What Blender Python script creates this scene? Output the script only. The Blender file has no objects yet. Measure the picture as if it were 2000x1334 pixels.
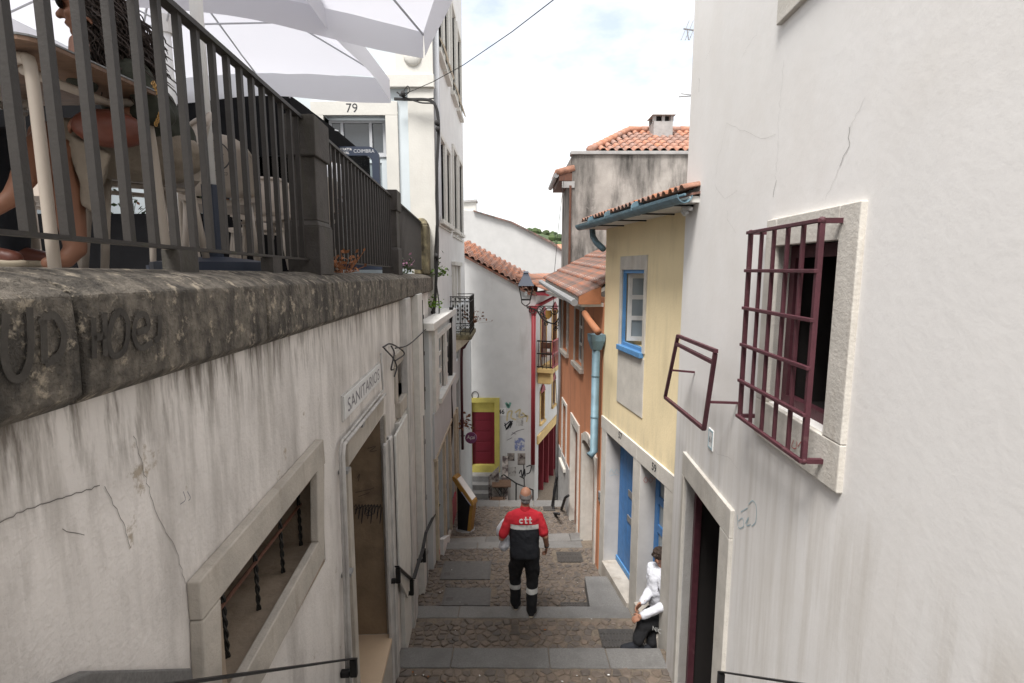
import bpy, bmesh, math, random
import numpy as np
from mathutils import Vector as V, Matrix
random.seed(7)
R_ = math.radians
sc = bpy.context.scene
COL = sc.collection
# ---------------------------------------------------------------- camera
FPX = 1025.0; PT = math.atan(140 / 1025.0); CP = math.cos(PT); SP = math.sin(PT)
cd = bpy.data.cameras.new('camera'); cam = bpy.data.objects.new('camera', cd); COL.objects.link(cam)
cd.sensor_width = 36; cd.lens = 36 * FPX / 2000; cd.clip_start = .05; cd.clip_end = 5000
cam.rotation_euler = (math.pi / 2 - PT, 0, 0); sc.camera = cam
# ---------------------------------------------------------------- sky, sun, exposure
SUN_EL, SUN_AZ = 62, 207       # degrees; azimuth clockwise from +y (the sun stands high behind the camera)
w = bpy.data.worlds.new('World'); sc.world = w; w.use_nodes = True
nt = w.node_tree; nt.nodes.clear()
N = nt.nodes.new; LK = nt.links.new
sky = N('ShaderNodeTexSky'); sky.sky_type = 'NISHITA'; sky.sun_disc = False
sky.sun_elevation = R_(SUN_EL); sky.sun_rotation = R_(SUN_AZ)
b1 = N('ShaderNodeBackground'); b1.inputs[1].default_value = .085
b2 = N('ShaderNodeBackground'); b2.inputs[0].default_value = (1, .98, .95, 1); b2.inputs[1].default_value = .46
tc = N('ShaderNodeTexCoord'); mp = N('ShaderNodeMapping'); mp.inputs['Scale'].default_value = (1.6, 1.6, 3.6)
mp.inputs['Location'].default_value = (.35, .1, .0)
nz = N('ShaderNodeTexNoise'); nz.inputs['Scale'].default_value = 2.3; nz.inputs['Detail'].default_value = 7; nz.inputs['Roughness'].default_value = .55
rp = N('ShaderNodeValToRGB'); rp.color_ramp.elements[0].position = .33; rp.color_ramp.elements[1].position = .57
rp.color_ramp.elements[0].color = (.38, .38, .38, 1)
mx = N('ShaderNodeMixShader'); wo = N('ShaderNodeOutputWorld')
LK(tc.outputs['Generated'], mp.inputs[0]); LK(mp.outputs[0], nz.inputs['Vector']); LK(nz.outputs[0], rp.inputs[0])
LK(sky.outputs[0], b1.inputs[0]); LK(rp.outputs[0], mx.inputs[0]); LK(b1.outputs[0], mx.inputs[1]); LK(b2.outputs[0], mx.inputs[2]); LK(mx.outputs[0], wo.inputs[0])
sd = bpy.data.lights.new('sun', 'SUN'); sd.energy = 2.1; sd.angle = R_(22); sd.color = (1, .97, .935)
sun = bpy.data.objects.new('sun', sd); COL.objects.link(sun)
a, e = R_(SUN_AZ), R_(SUN_EL)
sun.rotation_euler = V((math.sin(a) * math.cos(e), math.cos(a) * math.cos(e), math.sin(e))).to_track_quat('Z', 'Y').to_euler()
sc.view_settings.view_transform = 'Standard'; sc.view_settings.look = 'None'
sc.view_settings.gamma = 1; sc.view_settings.exposure = 1.68; sc.view_settings.use_curve_mapping = False
# ---------------------------------------------------------------- helpers
def ray(u, v):
    a = (u - 1000) / FPX; b = (667 - v) / FPX
    return V((a, CP + SP * b, -SP + CP * b))
def aty(u, v, y):
    d = ray(u, v); return d * (y / d.y)
def atz(u, v, z):
    d = ray(u, v); return d * (z / d.z)
class Fr:                                # a vertical plane: s along it, n out of it, z up
    def __init__(s, x, y, dx, dy, flip=False):
        s.o = V((x, y, 0)); s.d = V((dx, dy, 0)).normalized()
        s.n = V((s.d.y, -s.d.x, 0)) * (-1 if flip else 1)
        s.tx = s.d if not flip else -s.d   # reading direction seen from the street
    def p(s, a, z, n=0): return s.o + s.d * a + s.n * n + V((0, 0, z))
    def q(s, u, v, n=0):
        d = ray(u, v); o = s.o + s.n * n
        P = d * (o.dot(s.n) / d.dot(s.n)) - o
        return (P.dot(s.d), P.z)
L = Fr(-.97, 0, -.058, 1)                # terrace wall on the left (n to the street)
RW = Fr(1.47, 0, .044, 1, True)          # white house on the right
YW = Fr(2.647, 0, -.155, 1, True)        # yellow house
OW = Fr(1.40, 8.0, -.05, 1, True)        # orange house
S79 = Fr(-1.45, 0, 0, 1)                 # upper floors of the tall house
SH = Fr(-1.28, 0, 0, 1)                  # its shop fronts
F79 = Fr(0, 9.9, 1, 0)                   # its front to the terrace
GW = Fr(0, 17, 1, 0)                     # white gable
TW = Fr(.765, 17, .33, 1)                # facade with red trim
GR = Fr(0, 13, 1, 0)                     # stained party wall
WX = Fr(0, 0, 1, 0)                      # plain world frame: s = x, n = -y
FOLD = bpy.data.textures.new('cloth_folds', 'CLOUDS'); FOLD.noise_scale = .075; FOLD.noise_depth = 2
FOLD2 = bpy.data.textures.new('canvas_waves', 'CLOUDS'); FOLD2.noise_scale = .45
class MB:
    def __init__(s): s.v = []; s.f = []
    def add(s, vs, fs):
        k = len(s.v); s.v += [tuple(p) for p in vs]; s.f += [tuple(i + k for i in f) for f in fs]; return s
    def hexa(s, P): return s.add(P, [(0, 1, 2, 3), (7, 6, 5, 4), (0, 4, 5, 1), (1, 5, 6, 2), (2, 6, 7, 3), (3, 7, 4, 0)])
    def box(s, fr, s0, s1, n0, n1, z0, z1):
        return s.hexa([fr.p(s0, z0, n0), fr.p(s1, z0, n0), fr.p(s1, z0, n1), fr.p(s0, z0, n1), fr.p(s0, z1, n0), fr.p(s1, z1, n0), fr.p(s1, z1, n1), fr.p(s0, z1, n1)])
    def bx(s, x0, x1, y0, y1, z0, z1): return s.box(WX, x0, x1, -y1, -y0, z0, z1)
    def prism(s, fr, pts, n0, n1):
        k = len(pts)
        return s.add([fr.p(a, z, n1) for a, z in pts] + [fr.p(a, z, n0) for a, z in pts],
                     [tuple(range(k)), tuple(range(2 * k - 1, k - 1, -1))] + [(i, (i + 1) % k, k + (i + 1) % k, k + i) for i in range(k)])
    def px(s, fr, pix, n0, n1): return s.prism(fr, [fr.q(u, v, n1) for u, v in pix], n0, n1)
    def wall(s, fr, s0, s1, z0, z1, holes, n0, n1):
        S = sorted({s0, s1} | {h[i] for h in holes for i in (0, 1) if s0 < h[i] < s1}); Z = sorted({z0, z1} | {h[i] for h in holes for i in (2, 3) if z0 < h[i] < z1})
        solid = lambda i, j: 0 <= i < len(S) - 1 and 0 <= j < len(Z) - 1 and not any(h[0] <= (S[i] + S[i + 1]) / 2 <= h[1] and h[2] <= (Z[j] + Z[j + 1]) / 2 <= h[3] for h in holes)
        for i in range(len(S) - 1):
            for j in range(len(Z) - 1):
                if not solid(i, j): continue
                a, b, c, d = S[i], S[i + 1], Z[j], Z[j + 1]
                for n in (n0, n1): s.add([fr.p(a, c, n), fr.p(b, c, n), fr.p(b, d, n), fr.p(a, d, n)], [(0, 1, 2, 3)])
                for (q, r, ok) in (((a, c), (b, c), solid(i, j - 1)), ((a, d), (b, d), solid(i, j + 1)), ((a, c), (a, d), solid(i - 1, j)), ((b, c), (b, d), solid(i + 1, j))):
                    if not ok: s.add([fr.p(*q, n0), fr.p(*r, n0), fr.p(*r, n1), fr.p(*q, n1)], [(0, 1, 2, 3)])
        return s
    def tube(s, pts, r, seg=8, flat=None, cap=True):
        pts = [V(p) for p in pts]; k = len(pts); r = r if isinstance(r, (list, tuple)) else [r] * k
        t0 = (pts[1] - pts[0]).normalized(); up = V((0, 0, 1)) if abs(t0.z) < .9 else V((0, 1, 0))
        a = t0.cross(up).normalized(); vs = []
        for i in range(k):
            t = (pts[min(i + 1, k - 1)] - pts[max(i - 1, 0)]).normalized()
            a = (a - t * a.dot(t)).normalized(); b = t.cross(a)
            for j in range(seg):
                th = 2 * math.pi * (j + .5) / seg
                vs.append(pts[i] + (a * math.cos(th) + b * math.sin(th) * (flat or 1)) * r[i])
        fs = [(i * seg + j, i * seg + (j + 1) % seg, (i + 1) * seg + (j + 1) % seg, (i + 1) * seg + j) for i in range(k - 1) for j in range(seg)]
        if cap: fs += [tuple(range(seg - 1, -1, -1)), tuple((k - 1) * seg + j for j in range(seg))]
        return s.add(vs, fs)
    def limb(s, pts, r, seg=12):            # rounded tapered chain
        s.tube(pts, r, seg)
        for p, q in zip(pts, r if isinstance(r, (list, tuple)) else [r] * len(pts)): s.ell(p, (q, q, q))
        return s
    def ell(s, c, r, M=None, seg=12, rings=8):
        c = V(c); M = M or Matrix.Identity(3); vs = [c + M @ V((0, 0, -r[2]))]
        for i in range(1, rings):
            ph = math.pi * i / rings - math.pi / 2
            vs += [c + M @ V((r[0] * math.cos(ph) * math.cos(2 * math.pi * j / seg), r[1] * math.cos(ph) * math.sin(2 * math.pi * j / seg), r[2] * math.sin(ph))) for j in range(seg)]
        vs.append(c + M @ V((0, 0, r[2]))); t = len(vs) - 1
        fs = [(0, 1 + (j + 1) % seg, 1 + j) for j in range(seg)] + [(t, t - seg + j, t - seg + (j + 1) % seg) for j in range(seg)]
        fs += [(1 + i * seg + j, 1 + i * seg + (j + 1) % seg, 1 + (i + 1) * seg + (j + 1) % seg, 1 + (i + 1) * seg + j) for i in range(rings - 2) for j in range(seg)]
        return s.add(vs, fs)
    def rev(s, c, prof, seg=16):
        c = V(c); vs = [c + V((r * math.cos(2 * math.pi * j / seg), r * math.sin(2 * math.pi * j / seg), z)) for r, z in prof for j in range(seg)]
        k = len(prof)
        return s.add(vs, [(i * seg + j, i * seg + (j + 1) % seg, (i + 1) * seg + (j + 1) % seg, (i + 1) * seg + j) for i in range(k - 1) for j in range(seg)] + [tuple(range(seg)), tuple((k - 1) * seg + j for j in range(seg))])
    def rings(s, R, seg=20, pw=2.5):        # stacked superellipse rings (c, rx, ry)
        vs = []
        for c, rx, ry in R:
            for j in range(seg):
                t = 2 * math.pi * j / seg; cx, cy = math.cos(t), math.sin(t); k = (abs(cx) ** pw + abs(cy) ** pw) ** (-1 / pw); vs.append(V(c) + V((cx * k * rx, cy * k * ry, 0)))
        k = len(R); return s.add(vs, [(i * seg + j, i * seg + (j + 1) % seg, (i + 1) * seg + (j + 1) % seg, (i + 1) * seg + j) for i in range(k - 1) for j in range(seg)] + [tuple(range(seg - 1, -1, -1)), tuple((k - 1) * seg + j for j in range(seg))])
    def mesh(s, name):
        me = bpy.data.meshes.new(name); me.from_pydata(s.v, [], s.f)
        bm = bmesh.new(); bm.from_mesh(me); bmesh.ops.recalc_face_normals(bm, faces=bm.faces); bm.to_mesh(me); bm.free(); return me
    def build(s, name, mat, parent=None, smooth=False, bevel=0, vox=0, sub=0, fold=0):
        me = s.mesh(name); me.materials.append(mat); o = bpy.data.objects.new(name, me); COL.objects.link(o)
        if parent is not None: put(o, parent)
        if vox:
            m = o.modifiers.new('r', 'REMESH'); m.mode = 'VOXEL'; m.voxel_size = vox; m.use_smooth_shade = True
            m = o.modifiers.new('s', 'SMOOTH'); m.factor = .5; m.iterations = 4
        if fold: m = o.modifiers.new('f', 'DISPLACE'); m.texture = FOLD if fold > 0 else FOLD2; m.strength = abs(fold); m.texture_coords = 'GLOBAL'; m.mid_level = .5
        if smooth or vox: me.shade_smooth()
        if sub: m = o.modifiers.new('u', 'SUBSURF'); m.levels = m.render_levels = sub
        if bevel: m = o.modifiers.new('b', 'BEVEL'); m.width = bevel; m.segments = 2; m.limit_method = 'ANGLE'; m.angle_limit = R_(35)
        return o
def put(o, parent):
    o.parent = parent
    o.matrix_parent_inverse = parent.matrix_basis.inverted()     # every mesh keeps world coordinates
def tag(o, label=None, cat=None, group=None, kind=None):
    for k, x in (('label', label), ('category', cat), ('group', group), ('kind', kind)):
        if x: o[k] = x
    return o
def thing(name, label, cat, loc, group=None):
    o = bpy.data.objects.new(name, None); COL.objects.link(o); o.location = loc; o.empty_display_size = .1
    return tag(o, label, cat, group)
def inst(name, me, M, parent):
    o = bpy.data.objects.new(name, me); COL.objects.link(o); o.matrix_world = M
    if parent is not None:
        put(o, parent)
    return o
def spline(pts, k=6):
    P = [V(p) for p in pts]; P = [P[0] * 2 - P[1]] + P + [P[-1] * 2 - P[-2]]; out = []
    for i in range(1, len(P) - 2):
        a, b, c, d = P[i - 1:i + 3]
        for j in range(k):
            t = j / k; out.append(.5 * ((2 * b) + (c - a) * t + (2 * a - 5 * b + 4 * c - d) * t * t + (3 * b - a - 3 * c + d) * t ** 3))
    return out + [P[-2]]
def ribbon(fr, strokes, wd, n, name, mat, parent, smooth=True):       # flat strokes on a wall, pixel points
    mb = MB()
    for st in strokes:
        pp = [V((*fr.q(u, v, n), 0)) for u, v in st]
        if smooth and len(pp) > 2: pp = spline(pp, 4)
        vs = []
        for i, p in enumerate(pp):
            t = pp[min(i + 1, len(pp) - 1)] - pp[max(i - 1, 0)]; t = t.normalized() if t.length > 1e-6 else V((1, 0, 0))
            k = V((-t.y, t.x, 0)) * wd * .5
            vs += [fr.p(p.x + k.x, p.y + k.y, n), fr.p(p.x - k.x, p.y - k.y, n)]
        mb.add(vs, [(2 * i, 2 * i + 2, 2 * i + 3, 2 * i + 1) for i in range(len(pp) - 1)])
    return mb.build(name, mat, parent)
def crack(fr, lines, wd, n, parent, seed=1, m='crack_line'):
    r = random.Random(seed); out = []
    for st in lines:
        pts = []
        for (a, b), (c, d) in zip(st, st[1:]):
            k = max(2, int(math.hypot(c - a, d - b) / 9))
            for i in range(k): t = i / k; pts.append((a + (c - a) * t + r.uniform(-2.2, 2.2), b + (d - b) * t + r.uniform(-2.2, 2.2)))
        pts.append(st[-1]); ribbon(fr, [pts], wd, n, 'crack', M[m], parent, False)
def text(fr, body, a, z, h, n, mat, parent, name='lettering', width=None, shear=0, bold=0):   # centred at (a,z) on the frame
    c = bpy.data.curves.new(name, 'FONT'); c.body = body; c.size = 1; c.align_x = 'CENTER'; c.align_y = 'CENTER'; c.shear = shear; c.offset = bold; c.resolution_u = 3
    o = bpy.data.objects.new(name, c); COL.objects.link(o); dg = bpy.context.evaluated_depsgraph_get()
    me = bpy.data.meshes.new_from_object(o.evaluated_get(dg)); bpy.data.objects.remove(o)
    xs = [q.co.x for q in me.vertices]; ys = [q.co.y for q in me.vertices]; cx = (max(xs) + min(xs)) / 2; cy = (max(ys) + min(ys)) / 2
    k = h / (max(ys) - min(ys)); kx = width / (max(xs) - min(xs)) if width else k
    for q in me.vertices:
        x, y = (q.co.x - cx) * kx, (q.co.y - cy) * k
        q.co = fr.p(a, z, n) + fr.tx * x + V((0, 0, y))
    me.materials.clear(); me.materials.append(mat); o = bpy.data.objects.new(name, me); COL.objects.link(o)
    if parent is not None: put(o, parent)
    return o
# ---------------------------------------------------------------- materials
def mat(name, col, rough=.8, var=.18, scale=5, bump=.15, bs=60, dark=None, dk=(.5, .7), ds=(3, 3, .5), metal=0, rnd=0, spots=None, sp=(.62, .68), ss=4, grime=None, spec=.4):
    m = bpy.data.materials.new(name); m.use_nodes = True; t = m.node_tree; n = t.nodes.new; l = t.links.new
    b = t.nodes['Principled BSDF']; b.inputs['Roughness'].default_value = rough; b.inputs['Metallic'].default_value = metal; b.inputs['Specular IOR Level'].default_value = spec
    tc = n('ShaderNodeTexCoord')
    def noise(sc, det=5, mapsc=None, ro=.6):
        z = n('ShaderNodeTexNoise'); z.inputs['Scale'].default_value = sc; z.inputs['Detail'].default_value = det; z.inputs['Roughness'].default_value = ro
        if mapsc:
            p = n('ShaderNodeMapping'); p.inputs['Scale'].default_value = mapsc; l(tc.outputs['Object'], p.inputs[0]); l(p.outputs[0], z.inputs['Vector'])
        else: l(tc.outputs['Object'], z.inputs['Vector'])
        return z.outputs[0]
    def ramp(src, a, c):
        r = n('ShaderNodeMapRange'); r.inputs[1].default_value = a; r.inputs[2].default_value = c; l(src, r.inputs[0]); return r.outputs[0]
    def mix(f, A, B):
        x = n('ShaderNodeMix'); x.data_type = 'RGBA'
        for i, q in ((0, f), (6, A), (7, B)):
            if hasattr(q, 'links') or isinstance(q, bpy.types.NodeSocket): l(q, x.inputs[i])
            else: x.inputs[i].default_value = q if i == 0 else (*q, 1)
        return x.outputs[2]
    c = mix(ramp(noise(scale), .3, .7), tuple(x * (1 - var) for x in col), tuple(min(1, x * (1 + var * .5)) for x in col))
    if dark: c = mix(ramp(noise(1, 7, ds, .65), *dk), c, dark)
    if spots: c = mix(ramp(noise(ss, 8, None, .7), *sp), c, spots)
    if grime:                       # dirt that thins out with distance from the edge it runs from
        for (z0, z1, gc, gs, lo, hi) in grime:
            sx = n('ShaderNodeSeparateXYZ'); l(tc.outputs['Object'], sx.inputs[0]); g = n('ShaderNodeMath'); g.operation = 'MULTIPLY'
            l(ramp(sx.outputs['Z'], z0, z1), g.inputs[0]); l(ramp(noise(1, 6, gs, .65), lo, hi), g.inputs[1]); c = mix(g.outputs[0], c, gc)
    if rnd:
        oi = n('ShaderNodeObjectInfo'); h = n('ShaderNodeHueSaturation')
        r = n('ShaderNodeMapRange'); r.inputs[3].default_value = 1 - rnd; r.inputs[4].default_value = 1 + rnd; l(oi.outputs['Random'], r.inputs[0])
        l(r.outputs[0], h.inputs['Value']); l(r.outputs[0], h.inputs['Saturation']); l(c, h.inputs['Color']); c = h.outputs[0]
    l(c, b.inputs['Base Color'])
    if bump:
        bp = n('ShaderNodeBump'); bp.inputs['Strength'].default_value = bump; bp.inputs['Distance'].default_value = .02
        l(noise(bs, 4), bp.inputs['Height']); l(bp.outputs[0], b.inputs['Normal'])
    return m
M = {}
def mk(k, *a, **kw): M[k] = mat(k, *a, **kw)
mk('wall_left', (.74, .70, .665), .9, .10, 2.5, .3, 45, dark=(.40, .37, .345), dk=(.47, .74), ds=(3.2, 3.2, .8), spots=(.42, .36, .29), sp=(.635, .69), ss=6, grime=[(-1.1, -.3, (.26, .235, .205), (7, 7, .9), .48, .70), (-.62, -.32, (.15, .13, .11), (16, 16, 2.5), .47, .62), (-1.2, -3.2, (.44, .40, .36), (3, 3, 1.2), .48, .72)])
mk('coping', (.18, .158, .13), .95, .6, 22, 1.0, 60, dark=(.055, .049, .042), dk=(.45, .62), ds=(9, 9, 3), spots=(.36, .31, .24), sp=(.555, .63), ss=15)
mk('limestone', (.46, .42, .37), .85, .2, 5, .25, 50, dark=(.22, .18, .14), dk=(.52, .8), ds=(4, 4, 1))
mk('limestone_pale', (.56, .53, .48), .85, .14, 6, .2, 50, dark=(.38, .33, .27), dk=(.55, .85), ds=(4, 4, 1.2))
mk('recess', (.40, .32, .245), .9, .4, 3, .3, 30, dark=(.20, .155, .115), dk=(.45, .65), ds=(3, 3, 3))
mk('reveal', (.50, .48, .46), .9, .12, 3, .1, 30, dark=(.34, .32, .30), dk=(.55, .8), ds=(3, 3, .8))
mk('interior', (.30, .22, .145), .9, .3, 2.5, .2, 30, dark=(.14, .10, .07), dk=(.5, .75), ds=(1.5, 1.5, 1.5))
mk('cream_floor', (.62, .47, .33), .6, .08, 4, .05)
mk('wall_right', (.76, .742, .722), .9, .05, 1.0, .07, 16, dark=(.68, .65, .615), dk=(.48, .8), ds=(.8, .8, .6), spots=(.66, .625, .59), sp=(.66, .78), ss=2.5, grime=[(-2.9, -4.4, (.50, .465, .43), (3, 3, 1.5), .42, .70), (-1.0, -1.25, (.60, .57, .53), (9, 9, .5), .45, .70)])
mk('wall_white', (.66, .655, .645), .9, .08, 2, .2, 30, dark=(.46, .44, .42), dk=(.57, .85), ds=(2.5, 2.5, .5))
mk('wall_pale', (.58, .60, .605), .9, .08, 2, .15, 30, dark=(.5, .49, .47), dk=(.6, .9), ds=(3, 3, .5))
mk('wall_far', (.44, .435, .425), .9, .08, 2, .1, 30)
mk('wall_cream', (.62, .605, .56), .9, .08, 2, .15, 30, dark=(.5, .47, .42), dk=(.58, .9), ds=(3, 3, .7))
mk('pale_blue', (.58, .635, .66), .9, .06, 2, .1, 30)
mk('paint_old', (.55, .53, .51), .8, .2, 5, .3, 40, dark=(.23, .21, .20), dk=(.5, .75), ds=(14, 14, .7))
mk('panel_grey', (.47, .48, .50), .6, .1, 3, .08, 30, dark=(.3, .29, .28), dk=(.6, .9), ds=(6, 6, .6))
mk('yellow_wall', (.85, .71, .45), .9, .06, 1.5, .15, 30, dark=(.60, .50, .31), dk=(.52, .85), ds=(2.5, 2.5, .5), grime=[(-1.9, -2.3, (.58, .50, .34), (8, 8, 1), .45, .7), (-3.5, -4.8, (.5, .43, .3), (4, 4, 1), .4, .65)])
mk('orange_wall', (.56, .235, .12), .9, .12, 2, .2, 30, dark=(.27, .12, .075), dk=(.5, .85), ds=(3, 3, .5))
mk('grey_wall', (.36, .33, .30), .95, .3, 2.5, .3, 30, dark=(.06, .055, .05), dk=(.42, .62), ds=(1.6, 1.6, .35), spots=(.42, .38, .35), sp=(.62, .75), ss=1.6)
mk('cement', (.36, .35, .34), .9, .2, 6, .3, 40)
mk('tile', (.34, .175, .12), .85, .35, 9, .3, 50, dark=(.09, .06, .045), dk=(.50, .72), ds=(5, 5, 5), rnd=.28)
mk('tile_new', (.37, .20, .145), .85, .25, 9, .2, 50, dark=(.25, .12, .08), dk=(.58, .8), ds=(4, 4, 4), rnd=.22)
mk('tile_old', (.30, .14, .10), .9, .45, 9, .4, 50, dark=(.10, .08, .07), dk=(.42, .62), ds=(4, 4, 4), rnd=.3, spots=(.38, .34, .31), sp=(.58, .66), ss=12)
mk('granite', (.195, .19, .183), .75, .25, 60, .2, 120, dark=(.13, .125, .12), dk=(.45, .75), ds=(3, 3, 3), spots=(.14, .13, .115), sp=(.6, .7), ss=9, rnd=.12)
mk('cobble', (.165, .132, .108), .6, .25, 14, .3, 70, dark=(.11, .095, .085), dk=(.5, .75), ds=(6, 6, 6), rnd=.22)
mk('joint', (.19, .155, .12), .95, .35, 25, .5, 90)
mk('cover', (.135, .13, .125), .6, .2, 20, .2, 60, metal=.2)
mk('black_cloth', (.010, .010, .011), .95, .2, 6, .1, 30, spec=.05)
mk('cast_plate', (.12, .112, .105), .5, .2, 20, .2, 60, metal=.5)
mk('iron', (.032, .030, .028), .55, .25, 20, .15, 90, metal=.3, dark=(.06, .055, .03), dk=(.55, .75), ds=(7, 7, 2))
mk('rail_bar', (.030, .026, .023), .6, .2, 15, .1, 90, dark=(.034, .036, .012), dk=(.55, .75), ds=(9, 9, 1.5))
mk('pillar', (.062, .055, .050), .8, .3, 8, .3, 60, dark=(.045, .045, .022), dk=(.5, .8), ds=(5, 5, 1))
mk('moss', (.24, .205, .12), .95, .5, 8, .5, 50, dark=(.06, .05, .035), dk=(.45, .65), ds=(5, 5, 3))
mk('maroon', (.075, .022, .030), .55, .25, 14, .1, 70, dark=(.16, .09, .09), dk=(.6, .8), ds=(9, 9, 9))
mk('wine', (.16, .012, .025), .5, .1, 5, .05)
mk('red', (.34, .035, .045), .5, .12, 5, .05)
mk('crimson', (.30, .045, .06), .7, .15, 5, .1)
mk('lemon', (.58, .50, .13), .8, .15, 4, .15, 40, dark=(.35, .27, .06), dk=(.62, .9), ds=(4, 4, 2))
mk('ochre', (.70, .50, .22), .8, .12, 4, .1)
mk('blue', (.06, .19, .44), .55, .2, 6, .1, 50, dark=(.12, .24, .42), dk=(.55, .85), ds=(9, 9, .8), grime=[(-4.0, -4.6, (.10, .17, .28), (6, 6, 2), .4, .65)])
mk('blue_trim', (.10, .26, .50), .55, .2, 6, .1, 50, dark=(.25, .36, .50), dk=(.6, .8), ds=(12, 12, 6))
mk('zinc_blue', (.15, .24, .29), .55, .25, 6, .1, 60, metal=.1, dark=(.11, .15, .16), dk=(.5, .75), ds=(6, 6, 1.5))
mk('zinc', (.30, .30, .30), .5, .2, 6, .08, 60, metal=.4)
mk('rust_pipe', (.30, .12, .055), .7, .2, 8, .1)
mk('brown', (.12, .05, .03), .6, .2, 8, .1)
mk('red_brown', (.22, .07, .03), .6, .2, 8, .1)
mk('wood_white', (.66, .645, .61), .6, .12, 8, .1, dark=(.42, .38, .33), dk=(.6, .85), ds=(8, 8, 1))
mk('wood_grey', (.20, .205, .21), .6, .2, 8, .1)
mk('wood_cream', (.50, .43, .33), .7, .2, 8, .1, dark=(.22, .18, .13), dk=(.55, .8), ds=(8, 8, 1))
mk('wood_table', (.19, .115, .075), .55, .25, 12, .05, dark=(.10, .06, .04), dk=(.5, .7), ds=(2, 30, 30))
mk('plastic', (.36, .31, .26), .45, .05, 5, .02)
mk('black', (.012, .012, .013), .5, .1, 5, .02)
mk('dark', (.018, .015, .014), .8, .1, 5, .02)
mk('cable', (.02, .019, .019), .6, .2, 9, .05)
mk('navy', (.03, .04, .065), .5, .1, 5, .02)
mk('gold', (.36, .20, .05), .4, .15, 8, .05)
mk('white', (.80, .80, .79), .6, .04, 5, .03)
mk('crack_pale', (.42, .40, .38), .95, .3, 12, 0)
mk('crack_line', (.20, .185, .17), .95, .4, 12, 0)
mk('letter', (.03, .03, .035), .7, .1, 9, 0)
mk('letter_grey', (.22, .21, .23), .7, .1, 9, 0)
mk('letter_white', (.85, .84, .82), .6, .02, 5, 0)
mk('spray_faded', (.06, .054, .047), .9, .5, 12, .2)
mk('spray_blue', (.36, .50, .55), .9, .2, 12, 0)
mk('spray_red', (.50, .18, .16), .9, .2, 12, 0)
mk('spray_yellow', (.66, .56, .32), .9, .3, 12, 0)
mk('spray_green', (.20, .42, .34), .9, .3, 12, 0)
mk('paper', (.60, .59, .57), .8, .2, 9, 0, dark=(.22, .20, .2), dk=(.5, .62), ds=(7, 7, 7))
mk('paper_blue', (.22, .26, .48), .8, .3, 9, 0, dark=(.62, .62, .62), dk=(.48, .56), ds=(6, 6, 6))
mk('paper_mix', (.45, .40, .36), .8, .5, 12, 0, dark=(.07, .05, .05), dk=(.46, .58), ds=(6, 6, 6))
mk('purple', (.20, .06, .15), .5, .1, 5, 0)
mk('skin', (.40, .20, .13), .55, .12, 10, .05)
mk('skin_tan', (.21, .095, .055), .55, .12, 10, .05)
mk('hair_grey', (.22, .205, .20), .8, .35, 50, .4, 120)
mk('hair_dark', (.035, .022, .016), .6, .4, 40, .5, 120)
mk('hair_brown', (.045, .028, .020), .6, .4, 40, .5, 120)
mk('cloth_black', (.014, .014, .016), .9, .25, 8, .3, 25)
mk('cloth_navy', (.018, .020, .026), .85, .2, 8, .3, 20)
mk('cloth_red', (.52, .022, .035), .8, .1, 8, .25, 20)
mk('cloth_white', (.68, .69, .74), .85, .06, 8, .5, 16)
mk('cloth_green', (.030, .032, .022), .9, .2, 8, .3, 25)
mk('cloth_beige', (.22, .185, .145), .9, .12, 6, .5, 14)
mk('reflective', (.62, .62, .60), .4, .05, 8, .03)
mk('leather', (.13, .04, .025), .45, .2, 10, .1)
mk('shoe_sole', (.42, .36, .27), .8, .1, 8, .1)
mk('leaf', (.085, .14, .035), .7, .4, 20, 0, rnd=.3)
mk('leaf_dry', (.28, .115, .05), .8, .4, 20, 0, rnd=.3)
mk('flower', (.55, .27, .40), .7, .2, 20, 0)
mk('hill', (.075, .105, .04), .95, .5, .03, 0, dark=(.04, .06, .03), dk=(.45, .6), ds=(.05, .05, .05))
mk('orange_plastic', (.55, .17, .03), .5, .1, 5, 0)
def glass_mat(name, col, rough=.08):
    m = mat(name, col, rough, .1, 2, 0, spec=.8); return m
M['glass'] = glass_mat('glass', (.06, .07, .08)); M['glass_pale'] = glass_mat('glass_pale', (.26, .30, .32), .2)
def canvas():
    m = bpy.data.materials.new('canvas'); m.use_nodes = True; t = m.node_tree; t.nodes.clear()
    d = t.nodes.new('ShaderNodeBsdfDiffuse'); d.inputs[0].default_value = (.76, .76, .785, 1)
    r = t.nodes.new('ShaderNodeBsdfTranslucent'); r.inputs[0].default_value = (.70, .70, .76, 1)
    x = t.nodes.new('ShaderNodeMixShader'); x.inputs[0].default_value = .42; o = t.nodes.new('ShaderNodeOutputMaterial')
    t.links.new(d.outputs[0], x.inputs[1]); t.links.new(r.outputs[0], x.inputs[2]); t.links.new(x.outputs[0], o.inputs[0]); return m
M['canvas'] = canvas()
def pane_mat():
    m = bpy.data.materials.new('lamp_glass'); m.use_nodes = True; b = m.node_tree.nodes['Principled BSDF']
    b.inputs['Transmission Weight'].default_value = 1; b.inputs['Roughness'].default_value = .12; b.inputs['IOR'].default_value = 1.05; b.inputs['Base Color'].default_value = (.93, .96, .96, 1); return m
M['clear'] = pane_mat()
# ================================================================ STREET
street = MB()
def gz(y):                                # height of the cobble bed
    for y0, y1, z0, z1 in TR:
        if y0 <= y < y1: return z0 + (z1 - z0) * (y - y0) / (y1 - y0)
    return TR[-1][3]
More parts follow.
